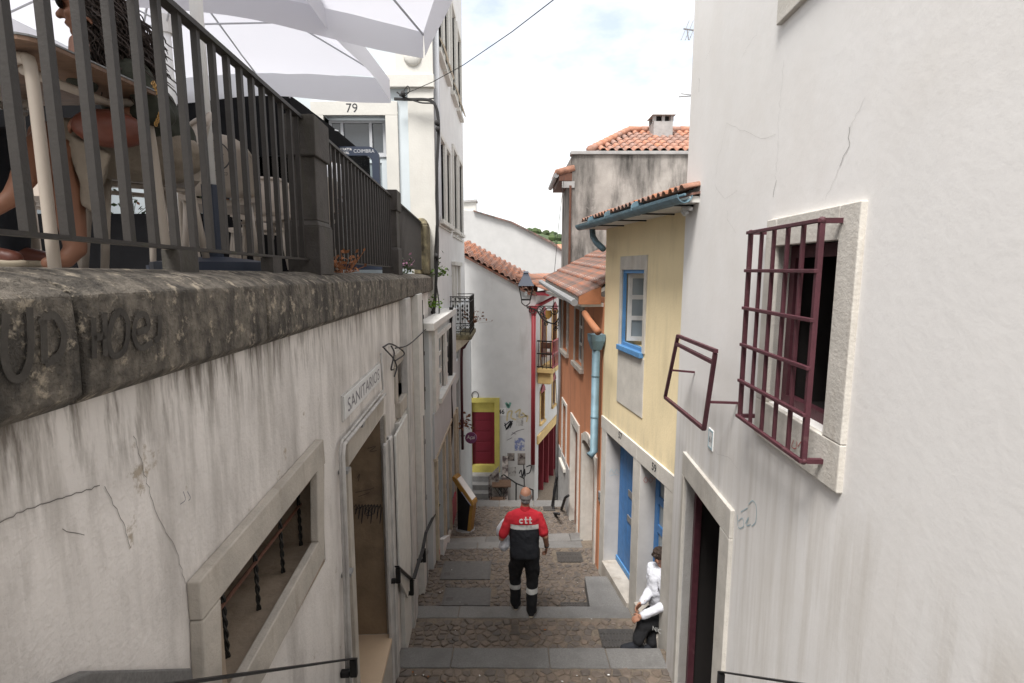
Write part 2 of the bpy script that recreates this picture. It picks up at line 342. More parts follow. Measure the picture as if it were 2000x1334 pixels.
# visible treads: (y0, y1, z0, z1)
TRV = [(4.72, 5.55, -4.31, -4.36), (5.55, 6.66, -4.52, -4.60), (6.66, 9.0, -4.76, -4.94), (9.0, 9.56, -5.10, -5.12), (9.56, 11.88, -5.28, -5.45)]
TR = []
n0 = 17                                   # steep flight under the camera
for i in range(n0):
    y0 = -.5 + i * 5.22 / n0; z = -1.30 - i * (2.85 / (n0 - 1)); TR.append((y0, y0 + 5.22 / n0, z, z - .01))
TR += TRV
nf = 13
for i in range(nf):
    y0 = 11.88 + i * 4.1 / nf; z = -5.62 - i * (2.2 / (nf - 1)); TR.append((y0, y0 + 4.1 / nf, z, z - .01))
TR.append((15.98, 60, -7.84, -9.5))
TR = [(-8, -.5, -1.15, -1.15)] + TR
for (y0, y1, z0, z1) in TR:
    xr = 2.6 if y0 < 12 else 6
    street.hexa([(-2.3, y0, z0 - 1), (xr, y0, z0 - 1), (xr, y1, z1 - 1), (-2.3, y1, z1 - 1), (-2.3, y0, z0), (xr, y0, z0), (xr, y1, z1), (-2.3, y1, z1)])
street = tag(street.build('street', M['joint']), kind='structure')
# granite nosing slabs: tread index, near/far edge at left and right, joints in x
srs = random.Random(11)
def slabs(z0, pl0, pl1, pr0, pr1, xs):
    for a, b in zip(xs, xs[1:]):
        f = lambda x, p, q: p + (q - p) * (x - xs[0]) / (xs[-1] - xs[0])
        g = .003
        P = [(a + g, f(a, pl0, pr0)), (b - g, f(b, pl0, pr0)), (b - g, f(b, pl1, pr1)), (a + g, f(a, pl1, pr1))]
        K = max(3, int((b - a) / .13)); rows = []; zt_ = lambda y: z0 + .008 + min(.03, max(0, .075 * (max(pl1, pr1) - y)))
        for i in range(K + 1):
            x = a + g + (b - a - 2 * g) * i / K; ya, yb = f(x, pl0, pr0) + srs.uniform(-.004, .004), f(x, pl1, pr1) + srs.uniform(-.008, .004); ym = (ya + yb) / 2 + srs.uniform(-.05, .05)
            rows.append([(x, ya, z0 - .17), (x, ya, zt_(ya) + srs.uniform(-.002, .002)), (x, ym, zt_(ym) + srs.uniform(-.003, .001)), (x, yb, zt_(yb) + srs.uniform(-.006, 0)), (x, yb, z0 - .17)])
        mb = MB().add([p for r in rows for p in r], [(i * 5 + j, i * 5 + (j + 1) % 5, i * 5 + 5 + (j + 1) % 5, i * 5 + 5 + j) for i in range(K) for j in range(5)] + [tuple(range(5)), tuple(K * 5 + j for j in range(5))])
        mb.build('step_slab', M['granite'], street, bevel=.012)
slabs(-4.36, 5.23, 5.575, 5.22, 5.565, [-1.42, -.68, .42, 1.08, 1.72])
slabs(-4.60, 6.40, 6.685, 6.40, 6.68, [-1.34, -.72, .27, 1.60])
slabs(-4.94, 8.72, 9.00, 8.80, 9.07, [-1.36, -.62, .25, 1.27])
slabs(-5.12, 9.17, 9.46, 9.38, 9.72, [-1.26, -.5, .3, 1.12, 1.35])
slabs(-5.45, 11.49, 11.90, 11.49, 11.90, [-1.28, -.3, .5, 1.25])
for i, (y0, y1, z0, z1) in enumerate(TR):
    if y1 < 4.8 and y0 > -1 or 11.9 < y1 < 16: slabs(z1, y1 - .30, y1 + .01, y1 - .30, y1 + .01, [-1.75, -.6, .5, 1.9])
# block beside door 57
bs = MB(); P4 = [atz(1152, 1186, -4.62), atz(1228, 1190, -4.62), atz(1185, 1125, -4.62), atz(1142, 1125, -4.62)]
bs.hexa([(p.x, p.y, -4.95) for p in P4] + [(p.x, p.y, -4.62) for p in P4]); bs.build('step_slab', M['granite'], street, bevel=.012)
# cobbles: Voronoi stones with rounded shoulders
plates = []
def plate(pix, z):
    P = [atz(u, v, z) for u, v in pix]; xs = [p.x for p in P]; ys = [p.y for p in P]; plates.append((min(xs), max(xs), min(ys), max(ys))); return plates[-1]
PL = [plate([(868, 1092), (957, 1132)], -4.83), plate([(870, 1145), (957, 1184)], -4.78), plate([(1086, 1076), (1140, 1099)], -4.88), plate([(1094, 1176), (1157, 1189)], -4.77), plate([(1168, 1228), (1250, 1268)], -4.545), plate([(1060, 990), (1085, 1000)], -5.42)]
cob = []
rs = random.Random(3)
for (y0, y1, z0, z1), ye in zip(TRV, (5.23, 6.40, 8.78, 9.3, 11.50)):
    if y1 - y0 < .6 and y0 > 6: continue
    xa, xb = -1.5, 1.75; sp = .108; pts = []
    for i in range(int((ye - y0) / sp) + 3):
        for j in range(int((xb - xa) / sp) + 2):
            pts.append((xa + (j + .5 * (i % 2) + rs.uniform(-.40, .40)) * sp, y0 + (i - .8 + rs.uniform(-.38, .38)) * sp * .95))
    pa = np.array(pts)
    for k, (cx, cy) in enumerate(pts):
        if not (y0 + .03 < cy < ye - .03) or not (-1.42 < cx < 1.72): continue
        if any(a - .04 < cx < b + .04 and c - .04 < cy < d + .04 for a, b, c, d in PL): continue
        poly = [(cx - .2, cy - .2), (cx + .2, cy - .2), (cx + .2, cy + .2), (cx - .2, cy + .2)]
        dd = pa - (cx, cy); near = np.argsort((dd ** 2).sum(1))[1:15]
        for m in near:
            dx, dy = dd[m]; q = dx * dx + dy * dy
            if q < 1e-6: continue
            h = .5 * q - .006 * math.sqrt(q); out = []
            for i in range(len(poly)):
                A, B = poly[i], poly[(i + 1) % len(poly)]
                fa = (A[0] - cx) * dx + (A[1] - cy) * dy - h; fb = (B[0] - cx) * dx + (B[1] - cy) * dy - h
                if fa <= 0: out.append(A)
                if fa * fb < 0: t = fa / (fa - fb); out.append((A[0] + (B[0] - A[0]) * t, A[1] + (B[1] - A[1]) * t))
            poly = out
            if len(poly) < 3: break
        if len(poly) < 3: continue
        poly = [(x, min(max(y, y0 + .004), ye - .004)) for x, y in poly]
        h = rs.uniform(.008, .019); zc = lambda y: z0 + (z1 - z0) * (y - y0) / (y1 - y0); tx, ty = rs.uniform(-.09, .09), rs.uniform(-.09, .09)
        vs = []; kk = len(poly)
        for sc_, hh in ((1, -.03), (.93, h * .55), (.74, h)):
            vs += [(cx + (x - cx) * sc_, cy + (y - cy) * sc_, zc(y) + hh + (tx * (x - cx) + ty * (y - cy) if hh > 0 else 0)) for x, y in poly]
        fs = [(r * kk + i, r * kk + (i + 1) % kk, (r + 1) * kk + (i + 1) % kk, (r + 1) * kk + i) for r in (0, 1) for i in range(kk)] + [tuple(2 * kk + i for i in range(kk))]
        vis = 4.92 < cy and -1.36 < cx < 1.66
        cob.append((cy if vis else 99, vs, fs))
cob.sort(key=lambda c: c[0]); rest = MB()
for i, (d, vs, fs) in enumerate(cob):
    if i < 300: MB().add(vs, fs).build('cobble', M['cobble'], street, smooth=False)
    else: rest.add(vs, fs)
mb = rest.build('cobble_paving', M['cobble'], street); tag(mb, kind='stuff')
# give the joined stones the same stone-to-stone colour change
m = mat('cobble_far', (.165, .132, .108), .6, .25, 14, .3, 70, dark=(.10, .088, .08), dk=(.45, .6), ds=(9, 9, 9)); mb.data.materials[0] = m
for i, (a, b, c, d) in enumerate(PL):
    z = gz((c + d) / 2); e = .012
    pl = thing('access_cover', ['grey access cover in the paving, farther of the two left plates', 'grey access cover nearest the step edge on the left', 'dark ribbed drain cover by the yellow house, farthest up', 'dark drain cover against the step edge on the right', 'dark ribbed drain cover beside the seated boy', 'small dark cover on the far landing'][i], 'manhole cover', ((a + b) / 2, (c + d) / 2, z), 'metal covers in the paving')
    zz = lambda y: gz(min(max(y, c), d))
    MB().hexa([(x, y, zz(y) - .05) for x, y in ((a, c), (b, c), (b, d), (a, d))] + [(x, y, zz(y) + .017) for x, y in ((a, c), (b, c), (b, d), (a, d))]).build('plate', M['cover' if i < 2 else 'cast_plate'], pl)
    rbs = []
    class RB(list):
        def hexa(s, P): s.append(MB().hexa(P))
        def bx(s, *a): s.append(MB().bx(*a))
    rb = RB()
    if i < 2:
        for x in (a + .02, b - .02): rb.hexa([(x + q * .006, y, zz(y) + h) for h in (.0175, .021) for q, y in ((-1, c + .02), (1, c + .02), (1, d - .02), (-1, d - .02))])
        for y in (c + .03, d - .03): rb.bx((a + b) / 2 - .03, (a + b) / 2 + .03, y - .012, y + .012, zz(y) + .0172, zz(y) + .022)
        rb.bx(a + .05, a + .15, c + .1, c + .2, zz(c + .15) + .0172, zz(c + .15) + .020)
    else:
        k = int((b - a) / .04)
        for j in range(k):
            x = a + (j + .5) * (b - a) / k
            for (p, q) in ((.03, .30), (.36, .64), (.70, .97)):
                ya, yb = c + p * (d - c), c + q * (d - c); rb.hexa([(x + s * .009, y, zz(y) + h) for h in (.0172, .024) for s, y in ((-1, ya), (1, ya), (1, yb), (-1, yb))])
    for r in rb: r.build('rib', M['cast_plate'], pl)
# ================================================================ TERRACE AND ITS WALL
LE = 10.3
tw = thing('terrace_wall', 'stained white retaining wall of the terrace with dark stone coping on the left', 'wall', L.p(5, -4.4))
dq = [L.q(*p) for p in ((680, 913), (748, 810), (755, 1260))]
d0, d1, dt = 3.62, 4.97, -1.405
db = -3.72
wl = MB().wall(L, -2.5, LE, -8.5, -.30, [(1.68, 3.02, -1.77, -1.03), (d0, d1, db, dt), (5.78, 6.76, -1.47, -1.06)], -.42, 0)
wl.build('wall_face', M['wall_left'], tw)
# coping stones
cj = [-2.5, -1.0, .1, L.q(155, 650, .06)[0]]
while cj[-1] < LE - 1.2: cj.append(cj[-1] + random.uniform(.95, 1.25))
cj.append(LE + .02)
for a, b in zip(cj, cj[1:]):
    dz = lambda s: -.0095 * s; j = random.uniform(-.004, .004)
    pr = [(-.42, .015), (-.10, .018), (.0, -.008), (.062 + j, -.045), (.066 + j, -.16), (.062 + j, -.272), (.02, -.30), (-.42, -.30)]
    k = len(pr); mb = MB(); a += .004; b -= .004
    mb.add([L.p(a, z + dz(a), n) for n, z in pr] + [L.p(b, z + dz(b), n) for n, z in pr], [tuple(range(k)), tuple(range(2 * k - 1, k - 1, -1))] + [(i, (i + 1) % k, k + (i + 1) % k, k + i) for i in range(k)])
    mb.build('coping_stone', M['coping'], tw, bevel=.008)
ribbon(L, [[(12, 612), (8, 690), (22, 735), (45, 735), (60, 690), (58, 600)], [(85, 625), (88, 710)], [(78, 632), (105, 615), (125, 650), (118, 690), (88, 712)],
           [(183, 620), (185, 700)], [(205, 610), (206, 695)], [(184, 660), (206, 655)], [(222, 620), (212, 660), (222, 695), (245, 680), (250, 630), (236, 607), (222, 620)],
           [(268, 650), (290, 640), (285, 615), (268, 620), (262, 655), (275, 680), (298, 668)], [(312, 615), (312, 655), (302, 665)]], .017, .0685, 'painted_letters', M['spray_faded'], tw)
# surround of the low window
for pix in ([(390, 1137), (632, 857), (636, 905), (622, 918), (432, 1167), (396, 1212)], [(396, 1214), (432, 1169), (437, 1393), (437, 1440), (404, 1440)], [(620, 918), (634, 906), (634, 1091), (622, 1056)], [(437, 1393), (623, 1058), (636, 1088), (520, 1318), (468, 1412)]):
    MB().px(L, pix, .001, .045).build('surround_stone', M['limestone'], tw, bevel=.006)
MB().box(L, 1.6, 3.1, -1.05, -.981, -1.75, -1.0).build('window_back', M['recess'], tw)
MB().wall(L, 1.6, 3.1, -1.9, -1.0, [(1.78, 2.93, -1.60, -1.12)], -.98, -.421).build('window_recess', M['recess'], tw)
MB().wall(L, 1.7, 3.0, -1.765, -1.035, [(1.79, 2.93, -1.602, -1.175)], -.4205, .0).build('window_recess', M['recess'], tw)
for s in (1.70, 2.0, 2.31, 2.62, 2.90):
    mb = MB(); zs = np.linspace(-1.615, -1.15, 30)
    for q in (1, -1): mb.tube([L.p(s + q * .006 * math.cos(i * 1.0), z, -.10 + q * .006 * math.sin(i * 1.0)) for i, z in enumerate(zs)], .006, 6)
    mb.build('twisted_bar', M['iron'], tw)
MB().tube([L.p(1.75, -1.36, -.10), L.p(2.97, -1.36, -.10)], .009, 6).build('cross_bar', M['brown'], tw)
# sanitary doorway
MB().px(L, [(679, 859), (751, 770), (749, 808), (681, 912)], -.40, .03).build('door_lintel', M['limestone'], tw, bevel=.005)
MB().box(L, d0 - .10, d0, -.40, .025, db - .6, dt).build('door_jamb', M['limestone'], tw, bevel=.004)
MB().box(L, d1, d1 + .05, -.40, .02, db - .75, dt).build('door_jamb', M['limestone'], tw, bevel=.004)
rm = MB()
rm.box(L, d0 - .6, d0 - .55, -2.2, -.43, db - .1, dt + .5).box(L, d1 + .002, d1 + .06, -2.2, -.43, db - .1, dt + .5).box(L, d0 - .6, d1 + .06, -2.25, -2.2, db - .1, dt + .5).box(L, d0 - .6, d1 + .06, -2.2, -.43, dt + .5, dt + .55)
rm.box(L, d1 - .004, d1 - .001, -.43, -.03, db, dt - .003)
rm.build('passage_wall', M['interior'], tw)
MB().box(L, d0, d1 - .006, -2.2, .03, db - .05, db + .001).build('threshold', M['cream_floor'], tw, bevel=.004)
MB().box(L, d0, d1 - .006, -.3, .024, db - .7, db - .052).build('threshold_riser', M['limestone'], tw)
gi = Fr(*(L.p(d1 - .008, 0).xy), L.n.x, L.n.y); gi.n = -L.d; gi.tx = L.n
ribbon(gi, [[(692 + 6 * i, 990 + (i % 3) * 2), (696 + 6 * i, 986), (694 + 6 * i, 1005 + 9 * (i % 3)), (698 + 6 * i, 990)] for i in range(9)] + [[(693, 996), (715, 988), (745, 990)], [(712, 992), (728, 1004), (714, 1006), (730, 990)]], .006, .004, 'scribble', M['letter'], tw)
ribbon(gi, [[(694, 962), (725, 955), (730, 952)], [(700, 970), (722, 962)], [(698, 934), (702, 926), (700, 940)], [(718, 876), (734, 872), (722, 882), (736, 880)]], .004, .004, 'scribble', M['letter'], tw)
# pipes round the doorway
def ptube(fr, pix, n, r, name, m, par, seg=8, sm=False):
    P = [fr.p(*fr.q(u, v, n), n) for u, v in pix]
    return MB().tube(spline(P, 5) if sm else P, r, seg).build(name, M[m], par, smooth=True)
ptube(L, [(686, 1420), (678, 1120), (670, 890), (672, 868), (682, 856), (752, 770)], .05, .014, 'pipe', 'paint_old', tw)
ptube(L, [(680, 1420), (672, 1120), (664, 885), (668, 860), (678, 850), (748, 762), (744, 690)], .03, .010, 'pipe', 'paint_old', tw)
for u, v in ((674, 920), (680, 1120), (704, 830)):
    a, z = L.q(u, v, .04); MB().box(L, a - .03, a + .05, 0, .065, z - .012, z + .012).build('pipe_clip', M['zinc'], tw)
# sign
sg = thing('wall_sign', 'long white sign reading SANITARIOS on the stained wall above the doorway', 'sign', L.p(4.2, -.95))
MB().box(L, 3.53, 4.83, 0, .022, -1.03, -.865).build('plate', M['wall_white'], sg, bevel=.003)
MB().box(L, 3.51, 4.85, 0, .012, -1.04, -.855).build('rim', M['paint_old'], sg)
text(L, 'SANITARIOS', 4.18, -.947, .10, .0235, M['letter_grey'], sg, width=1.15)
# small upper window
mb = MB().box(L, 5.68, 6.86, -.40, .03, -1.06, -.90).box(L, 5.68, 6.86, -.40, .06, -1.66, -1.47).box(L, 5.64, 5.77, -.40, .03, -1.66, -.90).box(L, 6.77, 6.87, -.40, .03, -1.6, -.92)
for args in ((5.69, 6.86, -.40, .032, -1.06, -.92), (5.69, 6.86, -.40, .06, -1.64, -1.47), (5.66, 5.775, -.40, .028, -1.47, -1.06), (6.765, 6.87, -.40, .028, -1.47, -1.06)):
    MB().box(L, *args).build('window_stone', M['limestone'], tw, bevel=.005)
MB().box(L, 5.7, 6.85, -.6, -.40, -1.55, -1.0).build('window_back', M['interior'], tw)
# pilasters and boards beyond the doorway
for u0, u1, n1, m in ((757, 766, .03, 'paint_old'), (767, 772, .05, 'paint_old'), (785, 803, .05, 'wood_white'), (804, 812, .08, 'paint_old'), (826, 834, .09, 'wood_white')):
    a, b = L.q(u0, 1000, n1)[0], L.q(u1, 1000, n1)[0]
    MB().box(L, a, b, 0, n1, -5.6, -1.68 if u0 < 800 else -.34).build('pilaster', M[m], tw, bevel=.006)
a, b = L.q(773, 1000, .05)[0], L.q(797, 1000, .05)[0]
MB().prism(L, [(a, -1.7), (a, -3.30), ((a * .4 + b * .6), -3.85), (b, -3.5), (b, -1.7)], .052, .075).build('white_board', M['wood_white'], tw, bevel=.004)
for u, v0, v1, n, r, m in ((822, 586, 812, .06, .03, 'cable'), (823, 812, 1180, .06, .045, 'zinc'), (839, 640, 795, .11, .04, 'cable'), (841, 795, 1110, .11, .06, 'zinc')):
    a, z1 = L.q(u, v0, n); zz = L.q(u, v1, n)[1]
    mb = MB().tube([L.p(a, z1, n), L.p(a, zz, n)], r, 10)
    for i in range(3): z = z1 + (zz - z1) * (.15 + .33 * i); mb.tube([L.p(a, z - .03, n), L.p(a, z + .03, n)], r * 1.3, 10)
    mb.build('drainpipe', M[m], tw, smooth=False)
# plinth ledge at the bottom left
MB().px(L, [(60, 1360), (180, 1310), (376, 1305), (390, 1420), (60, 1420)], 0, .035).build('plinth_stone', M['granite'], tw, bevel=.006)
crack(L, [[(0, 1020), (60, 992), (140, 968), (195, 948)]], .0026, .0025, tw)
crack(L, [[(262, 850), (285, 935), (310, 1015), (345, 1075), (362, 1140)], [(205, 950), (240, 1020), (255, 1070)], [(120, 1035), (165, 1045)]], .0018, .0025, tw)
ribbon(L, [[(352, 985), (362, 976), (358, 960)], [(366, 960), (372, 972), (368, 978)]], .003, .0475, 'scribble', M['letter_grey'], tw)
# loose cables at the small window
mb = MB()
for pix, n in (([(748, 678), (765, 672), (790, 690), (772, 705)], .08), ([(750, 680), (768, 700), (775, 718), (770, 735)], .06), ([(772, 680), (800, 672), (835, 640)], .12), ([(764, 676), (770, 690), (764, 720), (768, 722)], .07)):
    mb.tube(spline([L.p(*L.q(u, v, n), n) for u, v in pix], 5), .008, 5)
mb.build('loose_cable', M['cable'], tw)
# terrace floor
tf = MB().hexa([(-1.2, -3, -.12), (-9, -3, -.12), (-9, 9.9, -.16), (-1.9, 9.9, -.16), (-1.2, -3, .0), (-9, -3, .0), (-9, 9.9, -.09), (-1.9, 9.9, -.09)])
tag(tf.build('terrace_floor', M['cement']), kind='structure')
# ================================================================ RAILING
ir = thing('iron_railing', 'dark iron bar railing with square stone posts along the terrace edge', 'railing', L.p(4, 0, -.1))
nr = -.10
zt = lambda s: .925 - .0098 * s; zb = lambda s: .095 - .0098 * s
me = MB().box(WX, -.012, .012, -.0115, .0115, 0, 1).mesh('bar'); me.materials.append(M['rail_bar'])
rotz = math.atan2(L.d.y, L.d.x) - math.pi / 2
def bars(s0, s1, pitch):
    k = max(1, round((s1 - s0) / pitch)); p = (s1 - s0) / k
    for i in range(k):
        s = s0 + (i + .5) * p
        Mx = Matrix.Translation(L.p(s, zb(s), nr)) @ Matrix.Rotation(rotz + math.pi / 2, 4, 'Z') @ Matrix.Diagonal((1, 1, zt(s) - zb(s), 1))
        inst('bar', me, Mx, ir)
    for zf, h, wd in ((zt, .02, .022), (zb, .012, .018)):
        MB().hexa([L.p(s, zf(s) + dz, nr + n) for dz in (-h / 2, h / 2) for s, n in ((s0, -wd), (s1, -wd), (s1, wd), (s0, wd))]).build('rail', M['rail_bar'], ir)
bars(-.484, 3.27, .1215); bars(3.57, 6.36, .1215); bars(6.66, 9.5, .1215)
for s in (-.1, 1.9, 2.72): MB().box(L, s - .06, s + .06, nr - .03, nr + .03, .005 - .0098 * s, zb(s) - .007).build('foot', M['pillar'], ir)
for s, h, m in ((3.42, .90, 'pillar'), (6.51, .92, 'pillar')):
    z0 = -.0098 * s; c = L.p(s, 0, nr); mb = MB()
    for a, b0, b1 in ((.165, z0, z0 + .30), (.135, z0 + .335, h - .22), (.17, h - .22, h - .015 + .03)):
        mb.box(L, s - a * .9, s + a * .9, nr - a * .7, nr + a * .5, b0, b1)
    q = lambda a, z: [L.p(s - a * .9, z, nr - a * .7), L.p(s + a * .9, z, nr - a * .7), L.p(s + a * .9, z, nr + a * .5), L.p(s - a * .9, z, nr + a * .5)]
    mb.hexa(q(.165, z0 + .30) + q(.135, z0 + .335)).build('post', M[m], ir, bevel=.006)
s = 9.75; mb = MB()
q = lambda a, z: [L.p(s - a * 2, z, nr - a), L.p(s + a * 2, z, nr - a), L.p(s + a * 2, z, nr + a), L.p(s - a * 2, z, nr + a)]
mb.hexa(q(.13, -.09) + q(.13, .80)); mb.hexa(q(.13, .80) + q(.06, .92))
mb.build('end_post', M['moss'], ir, bevel=.03)
# ---- handrails
def handrail(label, fr, pix, n, drops):
    t = thing('handrail', label, 'handrail', fr.p(*fr.q(*pix[0], n), n), 'black steel handrails on the stair walls')
    P = [fr.p(*fr.q(u, v, n), n) for u, v in pix]; mb = MB()
    for A, B in zip(P, P[1:]):
        d = (B - A).normalized(); s = fr.n * .022; up = V((0, 0, .006))
        mb.hexa([A - s - up, B - s - up, B + s - up, A + s - up, A - s + up, B - s + up, B + s + up, A + s + up])
    mb.build('rail', M['black'], t)
    for k, h in drops:
        A = P[0] + (P[-1] - P[0]) * k; mb = MB(); a = (A - fr.o).dot(fr.d)
        mb.box(fr, a - .02, a + .02, n - .024, n + .024, A.z - h, A.z - .004); mb.box(fr, a - .02, a + .02, .002, n - .025, A.z - h, A.z - h + .045)
        mb.build('bracket', M['black'], t, bevel=.008)
    return t
handrail('black handrail on the left wall running out of the bottom edge', L, [(692, 1286), (340, 1336), (-200, 1400)], .09, [(.01, .13)])
handrail('short black handrail stub on the left wall past the doorway', L, [(775, 1106), (806, 1134)], .10, [(.06, .17), (.92, .2)])
handrail('grey handrail along the left wall below the drainpipes', L, [(808, 1130), (826, 1072), (832, 1040), (858, 985)], .16, [(.3, .2), (.8, .2)])
handrail('black handrail at the bottom right on the white wall', RW, [(1407, 1312), (1560, 1335), (1800, 1372)], .09, [(.01, .2)])
# ================================================================ helpers for houses
def casement(fr, s0, s1, z0, z1, n, par, fm, gm, cols=2, rows=3, t=.05, name='window', mid=True):
    w_ = MB().wall(fr, s0, s1, z0, z1, [(s0 + t + (s1 - s0 - t) * i / cols, s0 + (s1 - s0 - t) * (i + 1) / cols, z0 + t + (z1 - z0 - t) * j / rows, z0 + (z1 - z0 - t) * (j + 1) / rows) for i in range(cols) for j in range(rows)], n - .04, n).build(name, M[fm], par)
    MB().box(fr, s0 + .01, s1 - .01, n - .03, n - .02, z0 + .01, z1 - .01).build('pane', M[gm], w_); return w_
def surround(fr, s0, s1, z0, z1, t, n, par, m, sill=True, name='surround', deep=-.2, top=None):
    top = top or t
    for k, a in enumerate(((s0 - t, s0, z0, z1), (s1, s1 + t, z0, z1), (s0 - t, s1 + t, z1 + .001, z1 + top))):
        MB().box(fr, a[0], a[1], deep, n, a[2], a[3]).build(name, M[m], par, bevel=.005)
    if sill: MB().box(fr, s0 - t - .02, s1 + t + .02, deep, n + .05, z0 - .09, z0 - .001).build('sill', M[m], par, bevel=.006)
def tile_mesh(w_, l, m, name):
    pr = [(0, .0), (.08, .03), (.2, .052), (.36, .058), (.52, .05), (.64, .028), (.72, .006), (.86, -.004), (1.04, .004)]
    mb = MB(); k = len(pr); t = .014; L_ = l * 1.14
    vs = []
    for y, zz in ((0, .022), (L_, 0)):
        for dz in (0, -t): vs += [(x * w_, y, z * w_ / .2 + dz + zz) for x, z in pr]
    fs = []
    for i in range(k - 1):
        fs += [(i, i + 1, 2 * k + i + 1, 2 * k + i), (k + i + 1, k + i, 3 * k + i, 3 * k + i + 1), (i + 1, i, k + i, k + i + 1), (2 * k + i, 2 * k + i + 1, 3 * k + i + 1, 3 * k + i)]
    fs += [(0, 2 * k, 3 * k, k), (k - 1, 2 * k - 1, 4 * k - 1, 3 * k - 1)]
    me = mb.add(vs, fs).mesh(name); me.materials.append(M[m]); me.shade_smooth(); return me
def tiling(par, o, ax, up, nc, nr_, w_, l, m, keep=None, jit=.006):
    o, ax, up = V(o), V(ax).normalized(), V(up).normalized(); nrm = ax.cross(up).normalized()
    if nrm.z < 0: nrm = -nrm
    me = tile_mesh(w_, l, m, 'roof_tile')
    for r in range(nr_):
        for c in range(nc):
            if keep and not keep(c, r): continue
            p = o + ax * (c * w_ + random.uniform(-jit, jit)) + up * (r * l + random.uniform(-jit, jit)) + nrm * (.018 * 0 + random.uniform(0, .004))
            X = (ax + up * random.uniform(-.02, .02)).normalized(); Y = (up - X * up.dot(X)).normalized(); Z = X.cross(Y)
            if Z.z < 0: Z = -Z
            inst('roof_tile', me, Matrix(((X.x, Y.x, Z.x, p.x), (X.y, Y.y, Z.y, p.y), (X.z, Y.z, Z.z, p.z), (0, 0, 0, 1))), par)
# ================================================================ WHITE HOUSE, RIGHT
rh = thing('white_house', 'plain white plastered house wall filling the right side', 'house', RW.p(3, -4.4))
W0, W1, WB, WT = 2.547, 3.21, -.82, .14
D0, D1, DT = 3.84, 4.83, -1.97
MB().wall(RW, -3, 5.27, -8.5, 6.5, [(W0, W1, WB, WT), (D0, D1, -4.32, DT)], -.45, 0).build('wall', M['wall_right'], rh)
MB().box(RW, 5.22, 5.27, -5, -.451, -8.5, 6.5).build('end_wall', M['wall_right'], rh)
for a in ((2.385, W0, WB, .305), (W1, 3.345, WB, .305), (W0 + .001, W1 - .001, WT, .305), (2.385, 3.345, -1.06, WB - .001)):
    MB().box(RW, a[0], a[1], -.10, .028, a[2], a[3]).build('window_stone', M['limestone_pale'], rh, bevel=.006)
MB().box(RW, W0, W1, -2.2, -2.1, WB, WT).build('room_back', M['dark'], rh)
MB().wall(RW, W0 - .4, W1 + .4, WB - .4, WT + .4, [(W0, W1, WB, WT)], -2.1, -.451).build('room', M['dark'], rh)  # room coloured near-black to stand in for its indoor shade
wf = MB().wall(RW, W0, W1, WB, WT, [(W0 + .04, W1 - .06, WB + .06, WT - .07)], -.12, -.07).build('window_frame', M['maroon'], rh)
for (h0, h1, hb, ht, dn) in ((W0, W1, WB, WT, -.122), (D0, D1, -4.32, DT, -.142)):      # dark sheets over the pale reveals, standing in for the shade inside
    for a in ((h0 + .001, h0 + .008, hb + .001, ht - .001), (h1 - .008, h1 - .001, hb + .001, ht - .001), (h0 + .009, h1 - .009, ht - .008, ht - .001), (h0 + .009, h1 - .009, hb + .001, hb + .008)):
        MB().box(RW, a[0], a[1], -.45, dn, a[2], a[3]).build('shade_sheet', M['dark'], rh)
# upper window at the top edge
MB().box(RW, 2.2, 3.39, -.1, .03, 1.455, 1.60).build('upper_sill', M['limestone_pale'], rh, bevel=.006)
MB().box(RW, 3.26, 3.385, -.1, .022, 1.602, 3.2).build('upper_jamb', M['limestone_pale'], rh, bevel=.005)
# door
for a in ((D0 - .20, D0, -4.5, DT), (D1, D1 + .075, -4.9, DT), (D0 - .20, D1 + .075, DT + .001, -1.745)):
    MB().box(RW, a[0], a[1], -.30, .03, a[2], a[3]).build('door_stone', M['limestone_pale'], rh, bevel=.006)
MB().wall(RW, D0 - .5, D1 + .5, -5, -1.5, [(D0, D1, -4.32, DT)], -2.3, -.4515).build('hall', M['dark'], rh)  # near-black walls in place of the shade inside the hall
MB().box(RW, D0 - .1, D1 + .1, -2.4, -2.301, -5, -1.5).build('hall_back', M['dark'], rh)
MB().box(RW, D0, D1, -2.3, .0, -4.5, -4.30).build('door_step', M['granite'], rh)
for s, n0, n1, m in ((D1 - .055, -.14, -.08, 'maroon'), (D1 - .16, -.42, -.38, 'maroon')):
    MB().box(RW, s, s + .05, n0, n1, -4.3, DT - .002).build('door_post', M[m], rh)
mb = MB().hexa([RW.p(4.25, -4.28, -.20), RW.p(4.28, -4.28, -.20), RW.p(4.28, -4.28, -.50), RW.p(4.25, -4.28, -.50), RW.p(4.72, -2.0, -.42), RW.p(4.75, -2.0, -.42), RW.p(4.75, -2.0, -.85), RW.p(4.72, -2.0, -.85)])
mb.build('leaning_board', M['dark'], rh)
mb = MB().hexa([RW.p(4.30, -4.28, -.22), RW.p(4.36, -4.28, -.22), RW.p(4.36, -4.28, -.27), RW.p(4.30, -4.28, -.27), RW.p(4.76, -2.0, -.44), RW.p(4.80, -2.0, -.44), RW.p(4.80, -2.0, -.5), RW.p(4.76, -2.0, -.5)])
mb.build('leaning_batten', M['dark'], rh)  # board and batten near-black: the hall's shade is put into their colour
MB().tube([RW.p(D1 - .02, -2.32, -.4), RW.p(D1 - .3, -2.28, -.7)], .012).build('door_bar', M['black'], rh)
crack(RW, [[(1420, 240), (1438, 250), (1455, 256), (1485, 272), (1515, 262)], [(1530, 120), (1520, 240), (1515, 350)], [(1420, 240), (1404, 300), (1396, 365), (1415, 388), (1440, 372)], [(1480, 60), (1450, 110)], [(1436, 455), (1422, 430), (1420, 410)], [(1390, 90), (1378, 120)], [(1690, 190), (1660, 250)], [(1640, 325), (1612, 390)]], .0013, .0025, rh, 3, 'crack_pale')
